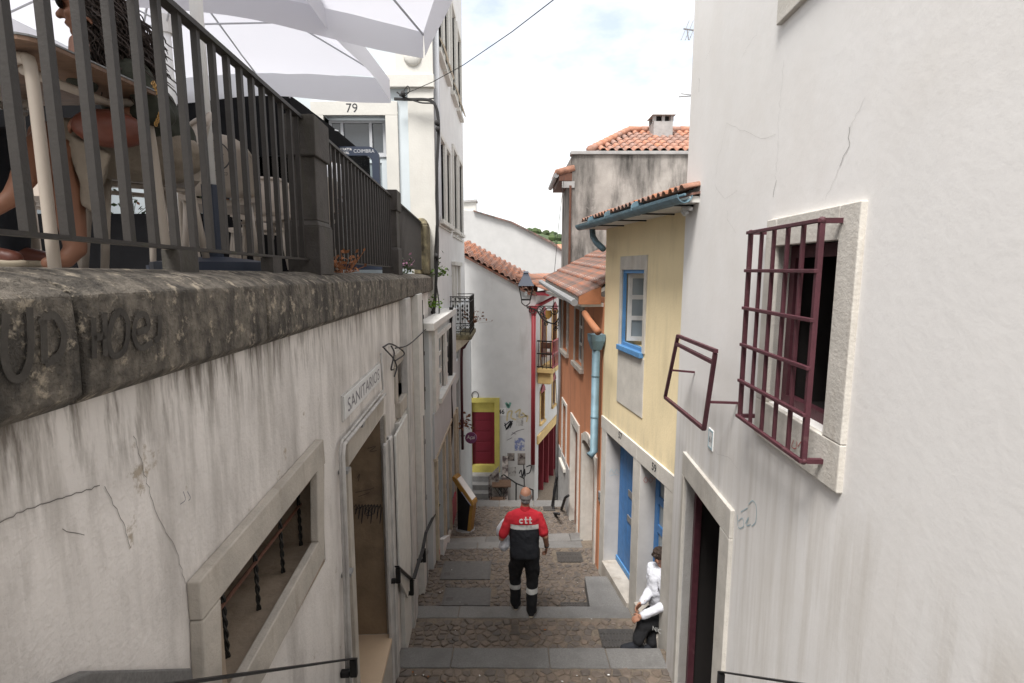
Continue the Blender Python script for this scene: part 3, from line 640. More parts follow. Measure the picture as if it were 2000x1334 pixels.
crack(RW, [[(1660, 250), (1657, 288), (1640, 325)], [(1515, 350), (1510, 385)], [(1364, 150), (1365, 180)]], .003, .003, rh, 4)
crack(RW, [[(1392, 872), (1400, 885), (1420, 892), (1440, 915)]], .0015, .0025, rh, 5, 'crack_pale')
ribbon(RW, [[(1440, 1005), (1442, 1030), (1452, 1028), (1450, 1012), (1442, 1018)], [(1456, 1022), (1462, 1010), (1458, 1026), (1466, 1024)], [(1462, 985), (1470, 978), (1477, 990), (1476, 1018), (1468, 1028)], [(1447, 1000), (1460, 992)]], .006, .003, 'scribble', M['spray_blue'], rh)
ribbon(RW, [[(1550, 860), (1546, 872), (1554, 876), (1556, 862)], [(1558, 872), (1566, 862), (1566, 876)]], .006, .031, 'scribble', M['spray_red'], rh)
MB().ell(RW.p(*RW.q(1342, 412, .03), .04), (.03, .05, .03)).tube(spline([RW.p(*RW.q(u, v, .05), .05) for u, v in ((1350, 408), (1338, 405), (1333, 412), (1338, 419), (1343, 414))], 4), .018, 8).build('cable_hook', M['wall_white'], rh, smooth=True)
# maroon window grille
g = thing('window_grille', 'maroon iron cage grille standing off the window of the white house', 'grille', RW.p(2.7, -.87, .12))
gn = .12
A_, B_, C_ = RW.q(1605, 437, gn), RW.q(1467, 450, gn), RW.q(1573, 903, gn)
gs0, gs1, gz0, gz1 = A_[0], B_[0], C_[1], (A_[1] + B_[1]) / 2
xs = [gs1 + (gs0 - gs1) * i / 5 for i in range(6)]
for s in xs:
    b_ = .010 if gs0 < s < gs1 else .013
    MB().box(RW, s - b_, s + b_, gn - b_, gn + b_, gz0, gz1).build('bar', M['maroon'], g, bevel=.003)
for i in range(6):
    z = gz0 + (gz1 - gz0) * i / 5
    MB().box(RW, gs0 - .014, gs1 + .014, gn + .004, gn + .026, z - .010, z + .010).build('cross_bar', M['maroon'], g, bevel=.003)
for s in (gs0, gs1):
    for z in (gz0, gz1):
        MB().box(RW, s - .012, s + .012, 0, gn - .013, z - .012, z + .012).build('wall_stay', M['maroon'], g)
        MB().ell(RW.p(s, z, gn), (.019, .019, .019)).build('joint', M['maroon'], g)
# empty sign frame
g = thing('sign_frame', 'bent empty maroon sign frame sticking out from the white house wall', 'sign frame', RW.p(4.1, -1.15, .25))
fq = lambda u, v, n=.20: RW.p(*RW.q(u, v, n), n)
for name, a, b in (('top_bar', (1324, 656), (1399, 686)), ('second_bar', (1322, 672), (1393, 708)), ('bottom_bar', (1299, 776), (1375, 838)), ('side_bar', (1324, 656), (1299, 776)), ('side_bar', (1397, 690), (1375, 838))):
    MB().tube([fq(*a), fq(*b)], .019, 4).build(name, M['maroon'], g)
for a, b in (((1312, 723), (1357, 727)), ((1383, 785), (1441, 787))):
    MB().tube([fq(*a), fq(*b, .0)], .012, 4).build('wall_arm', M['maroon'], g)
# number tile
g = thing('house_number', 'small blue and white tile reading 61 on the white house', 'house number', RW.p(4.25, -1.4))
s, z = RW.q(1387, 858, .01)
MB().box(RW, s - .055, s + .055, 0, .008, z - .085, z + .085).build('tile', M['white'], g)
for a in ((-.052, -.040, -.08, .08), (.040, .052, -.08, .08), (-.04, .04, .066, .08), (-.04, .04, -.08, -.066)): MB().box(RW, s + a[0], s + a[1], .0082, .0095, z + a[2], z + a[3]).build('border', M['spray_blue'], g)
text(RW, '61', s, z, .05, .0105, M['navy'], g)
# ================================================================ YELLOW HOUSE
yh = thing('yellow_house', 'narrow yellow house with blue doors 57 and 59', 'house', YW.p(6.8, -4.6))
qy = lambda u, v, n=0: YW.q(u, v, n)
a0, a1 = qy(1258, 600)[0], qy(1215, 600)[0]
e0, e1 = qy(1301, 950)[0], qy(1254, 907)[0]; f0, f1 = qy(1240, 888)[0], qy(1187, 845)[0]
YE = qy(1181, 600)[0]; zd = -2.44; zf = -4.60
MB().wall(YW, 5.37, YE, -8.5, .66, [(a0, a1, -1.04, 0), (e0, e1, zf - .2, zd), (f0, f1, zf - .2, zd)], -.5, 0).build('wall', M['yellow_wall'], yh)
surround(YW, a0, a1, -1.04, 0, .075, .018, yh, 'limestone_pale', False, top=.18)
MB().box(YW, a0 - .07, a1 + .09, .0, .012, -1.86, -1.10).build('apron', M['limestone_pale'], yh, bevel=.004)
MB().box(YW, a0 - .03, a1 + .05, -.2, .055, -1.10, -1.03).build('sill', M['blue_trim'], yh, bevel=.006)
wf = MB().wall(YW, a0, a1, -1.03, 0, [(a0 + .035, a1 - .035, -.985, -.045)], -.045, -.005).build('window_frame', M['blue_trim'], yh)
MB().box(YW, a0 + .02, a1 - .02, -.9, -.85, -1.1, .1).build('room_back', M['dark'], yh)
casement(YW, a0 + .055, a0 + .40, -.975, -.055, -.16, yh, 'wood_white', 'glass_pale', 1, 3, .05, 'casement')
OC = Fr(0, 0, 1, 0); OC.o = V((*YW.p(a1 - .045, 0, -.06).xy, 0)); e_ = YW.p(a1 - .18, 0, -.45); OC.d = (V((e_.x, e_.y, 0)) - OC.o).normalized(); OC.n = V((OC.d.y, -OC.d.x, 0)); OC.n = OC.n if OC.n.y < 0 else -OC.n
casement(OC, 0, .42, -.975, -.055, 0, yh, 'wood_white', 'glass_pale', 1, 3, .06, 'open_casement')
lv = 0 and MB().hexa([YW.p(a1 - .06, -.975, -.13), YW.p(a1 - .06, -.975, -.17), YW.p(a1 - .22, -.975, -.50), YW.p(a1 - .18, -.975, -.50), YW.p(a1 - .06, -.055, -.13), YW.p(a1 - .06, -.055, -.17), YW.p(a1 - .22, -.055, -.50), YW.p(a1 - .18, -.055, -.50)])
YS = qy(1338, 385, .36)[0]
# door stones
for a in ((f1, YE - .06, zf - .4, zd), (e1, f0, zf - .4, zd), (5.37, e0, zf - .4, zd)):
    MB().box(YW, a[0], a[1], -.42, .022, a[2], a[3]).build('door_jamb', M['limestone_pale'], yh, bevel=.005)
for a in ((5.375, (e1 + f0) / 2), ((e1 + f0) / 2 + .004, YE - .04)):
    MB().box(YW, a[0], a[1], -.42, .026, zd + .001, -2.24).build('door_lintel', M['limestone_pale'], yh, bevel=.005)
for d0_, d1_, nm in ((f0, f1, '57'), (e0, e1, '59')):
    MB().box(YW, d0_, d1_, -.45, .05, zf - .35, zf + (.08 if nm == '57' else .26)).build('door_step', M['limestone'], yh, bevel=.008)
    for s in (d0_, d1_): MB().box(YW, s - .003 if s == d1_ else s + .001, s - .001 if s == d1_ else s + .003, -.42, .018, zf + .08, zd).build('reveal', M['reveal'], yh)
    dr = thing('door', 'blue plank door %s, recessed in the yellow house' % nm if nm == '57' else 'blue glazed door 59 behind the seated boy', 'door', YW.p((d0_ + d1_) / 2, zf, -.4))
    if nm == '57':
        k = 8
        for i in range(k):
            s0 = d0_ + .02 + (d1_ - d0_ - .04) * i / k; MB().box(YW, s0 + .002, s0 + (d1_ - d0_ - .04) / k - .002, -.24, -.20, zf + .10, zd - .02).build('plank', M['blue'], dr, bevel=.004)
        MB().box(YW, d0_ + .01, d1_ - .01, -.26, -.241, zf + .09, zd).build('backing', M['blue'], dr)
        MB().box(YW, d0_ + .01, d1_ - .01, -.20, -.175, zf + .09, zf + .17).build('weather_bar', M['blue_trim'], dr, bevel=.005)
        for (u, v) in ((1230, 965), (1228, 1014)):
            s, z = qy(u, v, -.19); MB().box(YW, s - .14, s + .06, -.20, -.185, z - .05, z + .05).build('letter_slot', M['zinc'], dr, bevel=.004)
    else:
        casement(YW, d0_ + .01, d1_ - .01, zf + .9, zd - .02, -.19, dr, 'blue', 'glass_pale', 2, 3, .10, 'glazed_panel')
        MB().box(YW, d0_ + .01, d1_ - .01, -.24, -.19, zf + .2, zf + .899).build('lower_panel', M['blue'], dr, bevel=.004)
    s, z = qy(1211 if nm == '57' else 1277, 851 if nm == '57' else 913, .03); text(YW, nm, s, z, .10, .0285, M['letter'], yh, 'door_number', bold=.02)
g1 = Fr(*(YW.p(f1 - .004, 0).xy), YW.n.x, YW.n.y); g1.n = -YW.d; g1.tx = YW.n
ribbon(g1, [[(1190, 925), (1194, 916), (1199, 924), (1204, 916), (1209, 924)], [(1190, 930), (1200, 927), (1208, 928)]], .006, .004, 'scribble', M['spray_blue'], yh)
g2 = Fr(*(YW.p(e1 - .004, 0).xy), YW.n.x, YW.n.y); g2.n = -YW.d; g2.tx = YW.n
ribbon(g2, [[(1257, 938), (1261, 932), (1265, 938), (1261, 943), (1257, 938)], [(1267, 938), (1271, 932), (1275, 937), (1271, 942), (1267, 938)], [(1277, 937), (1281, 931), (1284, 936)]], .006, .004, 'scribble', M['spray_red'], yh)
MB().box(YW, YE - .10, YE - .04, 0, .012, zf - .4, zf + .12).build('plinth', M['cement'], yh)
s, z = qy(1170, 970, .03); mb_ = thing('mailbox', 'small grey letter plate on the yellow house corner', 'mailbox', YW.p(s, z)); MB().box(YW, s - .035, s + .05, 0, .03, z - .08, z + .08).build('box', M['zinc'], mb_, bevel=.004); MB().box(YW, s - .02, s + .03, .0302, .034, z - .04, z - .02).build('slot', M['black'], mb_)
# eave, gutter, roof
MB().box(YW, YS + .02, YE + .15, -.5, .30, .60, .655).build('soffit', M['wood_white'], yh)
P = [YW.p(s, .665, .36) for s in (YS, YE + .18)]
mb = MB(); seg = 9; vs = []
for p in P:
    for i in range(seg):
        th = math.pi * i / (seg - 1); vs.append(p + YW.n * (-.075 * math.cos(th)) + V((0, 0, -.075 * math.sin(th))))
    for i in range(seg):
        th = math.pi * (seg - 1 - i) / (seg - 1); vs.append(p + YW.n * (-.068 * math.cos(th)) + V((0, 0, .0 - .068 * math.sin(th))))
k = 2 * seg; mb.add(vs, [(i, (i + 1) % k, k + (i + 1) % k, k + i) for i in range(k)] + [tuple(range(seg)) + tuple(range(seg, k)), tuple(range(2 * k - 1, k - 1, -1))])
mb.build('gutter', M['zinc_blue'], yh, smooth=False)
MB().tube([P[0], P[1]], .012, 6).build('gutter_bead', M['zinc_blue'], yh)
for s in np.arange(YS + .2, YE, .75): MB().box(YW, s - .012, s + .012, -.05, .36, .585, .60).build('gutter_stay', M['black'], yh)
for s in (6.0, 6.9, 7.6): MB().tube([YW.p(s - .012, .665 - .0, .36), YW.p(s + .012, .665, .36)], .079, 12).build('gutter_seam', M['zinc_blue'], yh)
ptube(YW, [(1157, 448), (1158, 462), (1165, 474), (1178, 486)], .2, .045, 'gutter_outlet', 'zinc_blue', yh, 10)
up = (-YW.n * .97 + V((0, 0, .24)))
tiling(yh, YW.p(YS, .70, .36), YW.d, up, int((YE + .1 - YS) / .125), 3, .125, .36, 'tile')
MB().hexa([YW.p(YS, .66, .30), YW.p(YE, .66, .30), YW.p(YE, .66 + .20, -.8), YW.p(YS, .66 + .20, -.8), YW.p(YS, .68, .30), YW.p(YE, .68, .30), YW.p(YE, .68 + .20, -.8), YW.p(YS, .68 + .20, -.8)]).build('roof_deck', M['tile_old'], yh)
# weeds on the roof
mb = MB()
for i in range(110):
    s = random.uniform(YS + .1, 7.0); n = random.uniform(-.7, .1); b0 = YW.p(s, .70 + (.3 - n) * .25, n); t = V((random.uniform(-.07, .07), random.uniform(-.05, .05), random.uniform(.1, .28)))
    mb.add([b0, b0 + V((.004, 0, 0)), b0 + t], [(0, 1, 2)])
tag(mb.build('roof_grass', M['brown'], yh), kind='stuff')
# big downpipe at the corner
s = YE + .03
mb = thing('downpipe', 'blue zinc downpipe with square hopper between yellow and orange houses', 'downpipe', YW.p(s, -3))
z1 = qy(1172, 655, .12)[1]; z0 = qy(1168, 890, .12)[1]
MB().tube([YW.p(s - .03, z1 - .2, .12), YW.p(s - .03, z0, .12), YW.p(s - .06, z0 - .06, .2)], .062, 12).build('pipe', M['zinc_blue'], mb, smooth=True)
P8 = lambda a, z: [YW.p(s - .03 - a, z, .12 - a), YW.p(s - .03 + a, z, .12 - a), YW.p(s - .03 + a, z, .12 + a), YW.p(s - .03 - a, z, .12 + a)]
MB().hexa(P8(.065, z1 - .24) + P8(.105, z1 - .10)).hexa(P8(.105, z1 - .099) + P8(.11, z1)).build('hopper', M['zinc_blue'], mb)
for f in (.35, .7): MB().tube([YW.p(s - .03, z1 + (z0 - z1) * f - .01, .12), YW.p(s - .03, z1 + (z0 - z1) * f + .01, .12)], .067, 12).build('pipe_collar', M['zinc_blue'], mb)
# ================================================================ ORANGE HOUSE
oh = thing('orange_house', 'orange house with weathered tile roof beside the yellow house', 'house', OW.p(2, -5.2))
qo = lambda u, v, n=0: OW.q(u, v, n)
OE = 4.75
def orect(u0, u1, v, z0, z1): return (qo(u1, v)[0], qo(u0, v)[0], z0, z1)
w1 = orect(1100, 1110, 640, qo(1105, 686)[1], qo(1105, 580)[1]); w2 = orect(1124, 1139, 660, qo(1131, 712)[1], qo(1131, 604)[1])
w3 = orect(1099, 1106, 850, qo(1102, 905)[1], qo(1102, 788)[1]); o1 = orect(1116, 1129, 930, -6.2, qo(1122, 832)[1]); o2 = orect(1138, 1163, 960, -5.4, qo(1150, 866)[1])
MB().wall(OW, 0, OE, -8.5, -.5, [w1, w2, w3, o1, o2], -.4, 0).build('wall', M['orange_wall'], oh)
for i, w_ in enumerate((w1, w2, w3)):
    surround(OW, *w_, .09, .025, oh, 'limestone' if i < 2 else 'limestone_pale', True)
    casement(OW, *w_, -.07, oh, 'wood_white' if i < 2 else 'red_brown', 'glass', 2, 3, .045)
    if i < 2: MB().box(OW, w_[0] + .005, w_[0] + .06, -.065, .0, w_[2], w_[3]).build('shutter', M['brown'], oh)
for i, w_ in enumerate((o1, o2)):
    g0 = -5.35 if i else -5.75
    for a in ((w_[0] - .10, w_[0]), (w_[1], w_[1] + .10)): MB().box(OW, a[0], a[1], -.38, .03, g0 - .6, w_[3]).build('door_jamb', M['limestone_pale'], oh, bevel=.005)
    if i == 0: MB().box(OW, w_[0] - .10, w_[1] + .10, -.38, .03, w_[3] + .001, w_[3] + .19).build('door_lintel', M['limestone_pale'], oh, bevel=.005)
    else:
        c = (w_[0] + w_[1]) / 2; hw = (w_[1] - w_[0]) / 2; pts = []
        for th in np.linspace(0, math.pi, 13): pts.append((c + (hw + .10) * math.cos(th), w_[3] - .16 + .34 * math.sin(th)))
        for th in np.linspace(math.pi, 0, 13): pts.append((c + hw * math.cos(th), w_[3] - .16 + .17 * math.sin(th)))
        mbx = MB()
        for j in range(12): mbx.prism(OW, [pts[j], pts[j + 1], pts[24 - j], pts[25 - j]], -.38, .032)
        mbx.build('door_arch', M['limestone_pale'], oh)
    dn = -.20 if i else -.08
    dr = MB().box(OW, w_[0], w_[1], -.38, dn, g0 - .3, w_[3]).build('door_leaf', M['red_brown'], oh)
    for j in range(3):
        z = g0 + .15 + j * .75
        MB().box(OW, w_[0] + .12, w_[1] - .12, dn, dn + .012, z, z + .6).build('door_panel', M['red_brown'], dr, bevel=.006)
    MB().box(OW, w_[0], w_[1], -.38, .06, g0 - .5, g0).build('door_step', M['limestone_pale'], oh, bevel=.006)
    MB().box(OW, w_[1] - .004, w_[1] - .001, dn + .001, .02, g0, w_[3] - .001).build('reveal', M['limestone_pale'], oh)
text(OW, '5', (o1[0] + o1[1]) / 2, o1[3] + .1, .09, .0325, M['letter'], oh, 'door_number', bold=.02)
text(OW, '55', (o2[0] + o2[1]) / 2 - .1, o2[3] + .08, .09, .0345, M['letter'], oh, 'door_number', bold=.02)
MB().box(OW, o1[1] + .2, OE, 0, .02, -8, -4.3).build('plinth', M['cement'], oh)
# roof
ze = lambda s: -.47 + .042 * s
ax = (OW.p(OE, ze(OE)) - OW.p(0, ze(0))).normalized(); up = (-OW.n * .89 + V((0, 0, .455))).normalized()
e0_ = OW.p(-.02, ze(0) + .05, .40)
tiling(oh, e0_, ax, up, 36, 8, .133, .37, 'tile_old')
MB().hexa([OW.p(0, ze(0) - .03, .36), OW.p(OE, ze(OE) - .03, .36), OW.p(OE, ze(OE) - .03, .36) + up * 3.0, OW.p(0, ze(0) - .03, .36) + up * 3.0, OW.p(0, ze(0) + .03, .36), OW.p(OE, ze(OE) + .03, .36), OW.p(OE, ze(OE) + .03, .36) + up * 3.0, OW.p(0, ze(0) + .03, .36) + up * 3.0]).build('roof_deck', M['wood_white'], oh)
MB().hexa([OW.p(-.02, ze(0) - .05, .39), OW.p(-.02, ze(0) - .05, .05), OW.p(.03, ze(0) - .05, .05), OW.p(.03, ze(0) - .05, .39), OW.p(-.02, ze(0) + .07, .39), OW.p(-.02, ze(0) + .24, .05), OW.p(.03, ze(0) + .24, .05), OW.p(.03, ze(0) + .07, .39)]).build('verge_board', M['rust_pipe'], oh)
MB().tube([OW.p(-.05, ze(0) - .02, .46), OW.p(OE + .1, ze(OE) - .02, .46)], .055, 8).build('gutter', M['zinc'], oh)
ptube(OW, [(1142, 612), (1150, 625), (1168, 648)], .30, .05, 'gutter_outlet', 'rust_pipe', oh, 10)
MB().box(OW, .02, OE, 0, .35, ze(0) - .09, ze(0) - .032).build('soffit', M['wood_white'], oh)
# ================================================================ STAINED HOUSE BEHIND
gh = thing('stained_house', 'tall black-stained grey party wall with tile roof behind the orange house', 'house', GR.p(3, -1))
MB().wall(GR, 1.44, 8, -6, 2.72, [], -2.5, 0).build('wall', M['grey_wall'], gh)
MB().box(GR, 1.40, 8, -.25, .05, 2.721, 2.80).build('wall_cap', M['cement'], gh, bevel=.01)
MB().hexa([(1.44 + .02, 12.93, .05), (1.44 + .02, 12.60, .02), (3.6, 12.60, 1.10), (3.6, 12.93, 1.13), (1.46, 12.995, .16), (1.46, 12.75, .10), (3.6, 12.75, 1.19), (3.6, 12.995, 1.25)]).build('flashing', M['cement'], gh, bevel=.02)
hz = lambda u, v, y: aty(u, v, y)
tiling(gh, (1.9, 13.0, 2.80), (1, 0, 0), (0, .92, .40), 16, 7, .205, .36, 'tile_new', lambda c, r: 1.9 + c * .205 > 1.95 + r * .21)
MB().add([(1.75, 13.02, 2.79), (6, 13.02, 2.79), (6, 15.6, 3.90), (3.3, 15.6, 3.90), (1.75, 17, 2.79), (3.3, 15.6, 3.9)], [(0, 1, 2, 3), (0, 3, 4)]).build('roof_deck', M['tile_old'], gh)
hp = [V((1.86, 13.05, 2.84)) + (V((3.25, 15.3, 3.86)) - V((1.86, 13.05, 2.84))) * t for t in np.linspace(0, 1, 9)]
for A, B in zip(hp, hp[1:]): MB().tube([A, B + (B - A) * .15], [.10, .085], 8).build('hip_tile', M['tile_new'], gh, smooth=True)
for i in range(12): MB().tube([(3.25 + i * .36, 15.3, 3.87), (3.25 + i * .36 + .4, 15.3, 3.87)], [.10, .085], 8).build('ridge_tile', M['tile_new'], gh, smooth=True)
for i in range(7):
    y = 13.05 + i * .2; MB().tube([(1.50, y, 2.42), (1.06, y, 2.30)], .09, 8).build('eave_tile', M['tile'], gh, smooth=True)
MB().bx(1.13, 1.44, 13.0, 15, 2.12, 2.30).build('eave_board', M['brown'], gh)
MB().tube([(1.06, 12.98, 2.24), (1.06, 15, 2.24)], .06, 8).build('gutter', M['zinc'], gh)
MB().bx(1.2, 1.5, 12.97, 13.0, 1.95, 2.10).build('eave_bracket', M['cement'], gh)
MB().tube([(1.40, 12.96, 2.0), (1.40, 12.96, -1.2)], .03, 6).build('drainpipe', M['brown'], gh)
# chimney
ch = MB(); cx0, cx1, cy = hz(1277, 250, 14.6).x, hz(1314, 250, 14.6).x, 14.6; zb_, zt_ = 3.3, hz(1295, 235, 14.6).z
ch.bx(cx0, cx1, cy, cy + .5, zb_, zt_ - .02)
for x in (cx0 + .02, (cx0 + cx1) / 2, cx1 - .02): ch.bx(x - .04, x + .04, cy + .02, cy + .10, zt_ - .02, zt_ + .13); ch.bx(x - .04, x + .04, cy + .40, cy + .48, zt_ - .02, zt_ + .13)
ch = ch.build('chimney', M['cement'], gh)
MB().bx(cx0 + .08, cx1 - .08, cy + .12, cy + .38, zt_ - .02, zt_ + .13).build('flue', M['dark'], ch)
zc_ = zt_ + .131; mx_ = (cx0 + cx1) / 2; MB().add([(cx0 - .06, cy - .06, zc_), (cx1 + .06, cy - .06, zc_), (cx1 + .06, cy + .56, zc_), (cx0 - .06, cy + .56, zc_), (mx_, cy + .25, zc_ + .26)], [(0, 1, 2, 3), (0, 1, 4), (1, 2, 4), (2, 3, 4), (3, 0, 4)]).build('chimney_cap', M['cement'], ch)
# ================================================================ TALL HOUSE 79
th_ = thing('tall_house', 'tall pale house with door 79 beyond the terrace', 'house', (-3, 10.5, -.1))
DX0, DX1 = -3.38, -2.27
MB().wall(F79, -9, -1.455, -.6, 10.5, [(DX0, DX1, -.09, 2.74)], -.4, 0).build('front_wall', M['pale_blue'], th_)
for a in ((DX0 - .22, DX0, -.09, 2.74), (DX1, DX1 + .22, -.09, 2.74), (DX0 - .22, DX1 + .22, 2.741, 2.98)): MB().box(F79, a[0], a[1], -.3, .05, a[2], a[3]).build('door_surround', M['wall_cream'], th_, bevel=.006)
MB().box(F79, -1.86, -1.40, 0, .06, -.6, 3.2).build('corner_pilaster', M['wall_cream'], th_, bevel=.006)
MB().box(F79, -2.3, -1.38, 0, .11, 3.2, 3.42).build('string_course', M['wall_cream'], th_, bevel=.01)
MB().box(F79, -2.06, -1.40, 0, .06, 3.421, 10.5).build('upper_pilaster', M['wall_cream'], th_, bevel=.006)
MB().ell(F79.p(-1.75, 3.72, .07), (.16, .05, .16)).build('boss', M['wall_cream'], th_, smooth=True)
casement(F79, DX0 + .04, DX1 - .04, 2.08, 2.70, -.12, th_, 'panel_grey', 'glass', 1, 1, .05, 'transom')
for x in (-3.10, -2.58): MB().box(F79, x - .025, x + .025, -.13, -.10, 2.1, 2.68).build('transom_bar', M['panel_grey'], th_)
for x0, x1 in ((DX0 + .03, (DX0 + DX1) / 2 - .004), ((DX0 + DX1) / 2 + .004, DX1 - .03)):
    d_ = casement(F79, x0, x1, .9, 2.05, -.12, th_, 'pale_blue', 'glass_pale', 1, 2, .10, 'door_leaf'); MB().box(F79, x0, x1, -.16, -.12, -.09, .899).build('door_panel', M['pale_blue'], d_)
MB().box(F79, DX0, DX1, -.3, -.1, 2.05, 2.079).build('transom_rail', M['panel_grey'], th_)
text(F79, '79', -2.86, 2.865, .155, .0525, M['letter'], th_, 'door_number')
# street side
MB().wall(S79, 9.9, 16.2, -1.0, 10.5, [(10.75, 11.45, 1.0, 2.6), (11.75, 12.45, 1.0, 2.6), (13.2, 14.0, 1.0, 2.9), (14.5, 15.4, 1.0, 2.9), (10.75, 11.45, 4.2, 6.2), (11.75, 12.45, 4.2, 6.2), (13.2, 14.0, 4.2, 6.2), (14.5, 15.4, 4.2, 6.2)], -.4, 0).build('side_wall', M['wall_white'], th_)
for s0, s1, z0, z1 in [(10.75, 11.45, 1.0, 2.6), (11.75, 12.45, 1.0, 2.6), (13.2, 14.0, 1.0, 2.9), (14.5, 15.4, 1.0, 2.9), (10.75, 11.45, 4.2, 6.2), (11.75, 12.45, 4.2, 6.2), (13.2, 14.0, 4.2, 6.2), (14.5, 15.4, 4.2, 6.2)]:
    surround(S79, s0, s1, z0, z1, .1, .05, th_, 'wall_cream'); casement(S79, s0, s1, z0, z1, -.05, th_, 'wood_white', 'glass_pale', 2, 3, .07)
    if z0 > 3: MB().hexa([S79.p(s0, z0 + .2, .06), S79.p(s1, z0 + .2, .06), S79.p(s1, z0 + .02, .14), S79.p(s0, z0 + .02, .14), S79.p(s0, z0 + .24, .06), S79.p(s1, z0 + .24, .06), S79.p(s1, z0 + .06, .16), S79.p(s0, z0 + .06, .16)]).build('awning_box', M['wood_cream'], th_)
MB().box(S79, 10.5, 12.7, 0, .03, .86, .90).box(S79, 13.0, 15.7, 0, .03, .80, .85).build('band', M['wall_cream'], th_)
for a in ((12.75, 12.95), (13.3, 13.42), (14.2, 14.35)): MB().box(S79, a[0], a[1], 0, .06, -1.9, .1).build('pilaster', M['wall_cream'], th_, bevel=.005)
MB().box(S79, 12.7, 14.5, 0, .10, .1, .2).build('cornice', M['wall_cream'], th_, bevel=.01)
MB().tube([S79.p(10.05, 8, .08), S79.p(10.05, 1.0, .08), S79.p(10.05, .8, .02)], .06, 10).build('drainpipe', M['panel_grey'], th_, smooth=True)
# shop fronts below
sf = thing('shop_row', 'worn white shop fronts with panelled bay window below the tall house', 'shop front', SH.p(10, -5.3))
MB().wall(SH, 8.0, 16.2, -9, -.9, [(8.75, 9.62, -2.15, -1.15), (9.85, 10.75, -2.15, -1.15), (8.55, 9.25, -5.4, -3.2), (9.45, 10.1, -5.6, -3.2), (10.4, 11.1, -5.6, -3.2), (11.8, 12.5, -5.6, -2.6), (11.9, 12.6, -2.1, -.95 - .1)], -.35, 0).build('wall', M['wall_pale'], sf)
MB().box(SH, 7.9, 11.05, -.17, .10, -.92, -.80).build('cornice', M['wood_white'], sf, bevel=.01)
MB().box(SH, 8.3, 8.62, 0, .05, -2.3, -.93).build('bay_board', M['wood_white'], sf)
for s0, s1 in ((8.75, 9.62), (9.85, 10.75)):
    surround(SH, s0, s1, -2.15, -1.15, .09, .05, sf, 'wood_white', True); casement(SH, s0, s1, -2.15, -1.15, -.02, sf, 'wood_white', 'glass_pale', 2, 3, .06)
MB().box(SH, 8.2, 11.2, 0, .03, -3.05, -2.30).build('grey_panel', M['panel_grey'], sf, bevel=.004)
MB().box(SH, 8.2, 11.25, 0, .045, -3.10, -3.051).build('panel_trim', M['wood_cream'], sf)
for s in (8.28, 9.28, 10.15, 11.15, 11.6): MB().box(SH, s, s + .13, 0, .05, -6, -3.12).build('shop_post', M['wood_cream'], sf, bevel=.005)
for s0, s1, m in ((8.55, 9.25, 'wood_grey'), (9.45, 10.1, 'wood_grey'), (10.4, 11.1, 'wood_grey'), (11.8, 12.5, 'dark')): MB().box(SH, s0, s1, -.2, -.12, -5.9, -2.6).build('shop_shutter', M[m], sf)
MB().box(SH, 9.6, 10.0, .0, .06, -6, -5.2).build('step_block', M['limestone'], sf, bevel=.01)
MB().hexa([SH.p(8.5, -5.4, .0), SH.p(9.4, -5.6, .0), SH.p(9.4, -5.6, .12), SH.p(8.5, -5.4, .12), SH.p(8.5, -4.6, .0), SH.p(9.4, -5.0, .0), SH.p(9.4, -5.0, .10), SH.p(8.5, -4.6, .10)]).build('stall_riser', M['wall_white'], sf, bevel=.01)
MB().box(SH, 10.3, 11.4, 0, .04, -6, -4.9).build('pink_plinth', M['crimson'], sf)
for i, (s, z, m) in enumerate(((8.36, -3.6, 'paper_mix'), (8.36, -3.9, 'spray_yellow'), (8.36, -4.3, 'paper'), (8.36, -4.75, 'spray_red'), (9.33, -4.0, 'paper_mix'), (9.33, -4.4, 'paper'))): MB().box(SH, s - .03, s + .03, .051, .054, z - .04, z + .04).build('sticker', M[m], sf)
# balcony
bc = thing('iron_balcony', 'black wrought iron balcony with dry plants on the tall house', 'balcony', (-1.2, 13, -1.6))
bx0, bx1, by0, by1, bz0, bz1 = -1.45, -.99, 12.25, 13.7, -1.50, -.62
MB().bx(bx0, bx1 + .04, by0 - .04, by1 + .04, bz0 - .13, bz0 - .02).build('slab', M['moss'], bc, bevel=.02)
MB().hexa([(bx0, by0, bz0 - .5), (bx0, by1, bz0 - .5), (bx0, by1, bz0 - .131), (bx0, by0, bz0 - .131), (bx0 + .06, by0, bz0 - .5), (bx0 + .06, by1, bz0 - .5), (bx1, by1, bz0 - .131), (bx1, by0, bz0 - .131)]).build('corbel', M['wood_cream'], bc)
for z in (bz0 + .06, bz0 + .25, bz1 - .12, bz1):
    for A, B in (((bx0, by0, z), (bx1, by0, z)), ((bx1, by0, z), (bx1, by1, z)), ((bx0, by1, z), (bx1, by1, z))): MB().tube([A, B], .011, 5).build('rail', M['iron'], bc)
def baluster(x, y):
    MB().tube([(x, y, bz0 - .02), (x, y, bz1)], .008, 5).build('baluster', M['iron'], bc)
for i in range(5): baluster(bx0 + .02 + i * .11, by0)
for i in range(1, 13): baluster(bx1, by0 + i * .115)
fb = Fr(0, by0, 1, 0)
for i in range(4):
    x = bx0 + .075 + i * .11; mb = MB()
    for (z, r) in ((bz0 + .15, .045), (bz1 - .06, .045)): mb.tube([fb.p(x + r * math.cos(t), z + r * math.sin(t)) for t in np.linspace(0, 2 * math.pi, 13)], .007, 4)
    for z in np.linspace(bz0 + .36, bz1 - .22, 4): mb.hexa([fb.p(x, z - .05, -.005), fb.p(x + .026, z, -.005), fb.p(x, z + .05, -.005), fb.p(x - .026, z, -.005), fb.p(x, z - .05, .005), fb.p(x + .026, z, .005), fb.p(x, z + .05, .005), fb.p(x - .026, z, .005)])
    mb.build('scroll', M['iron'], bc)
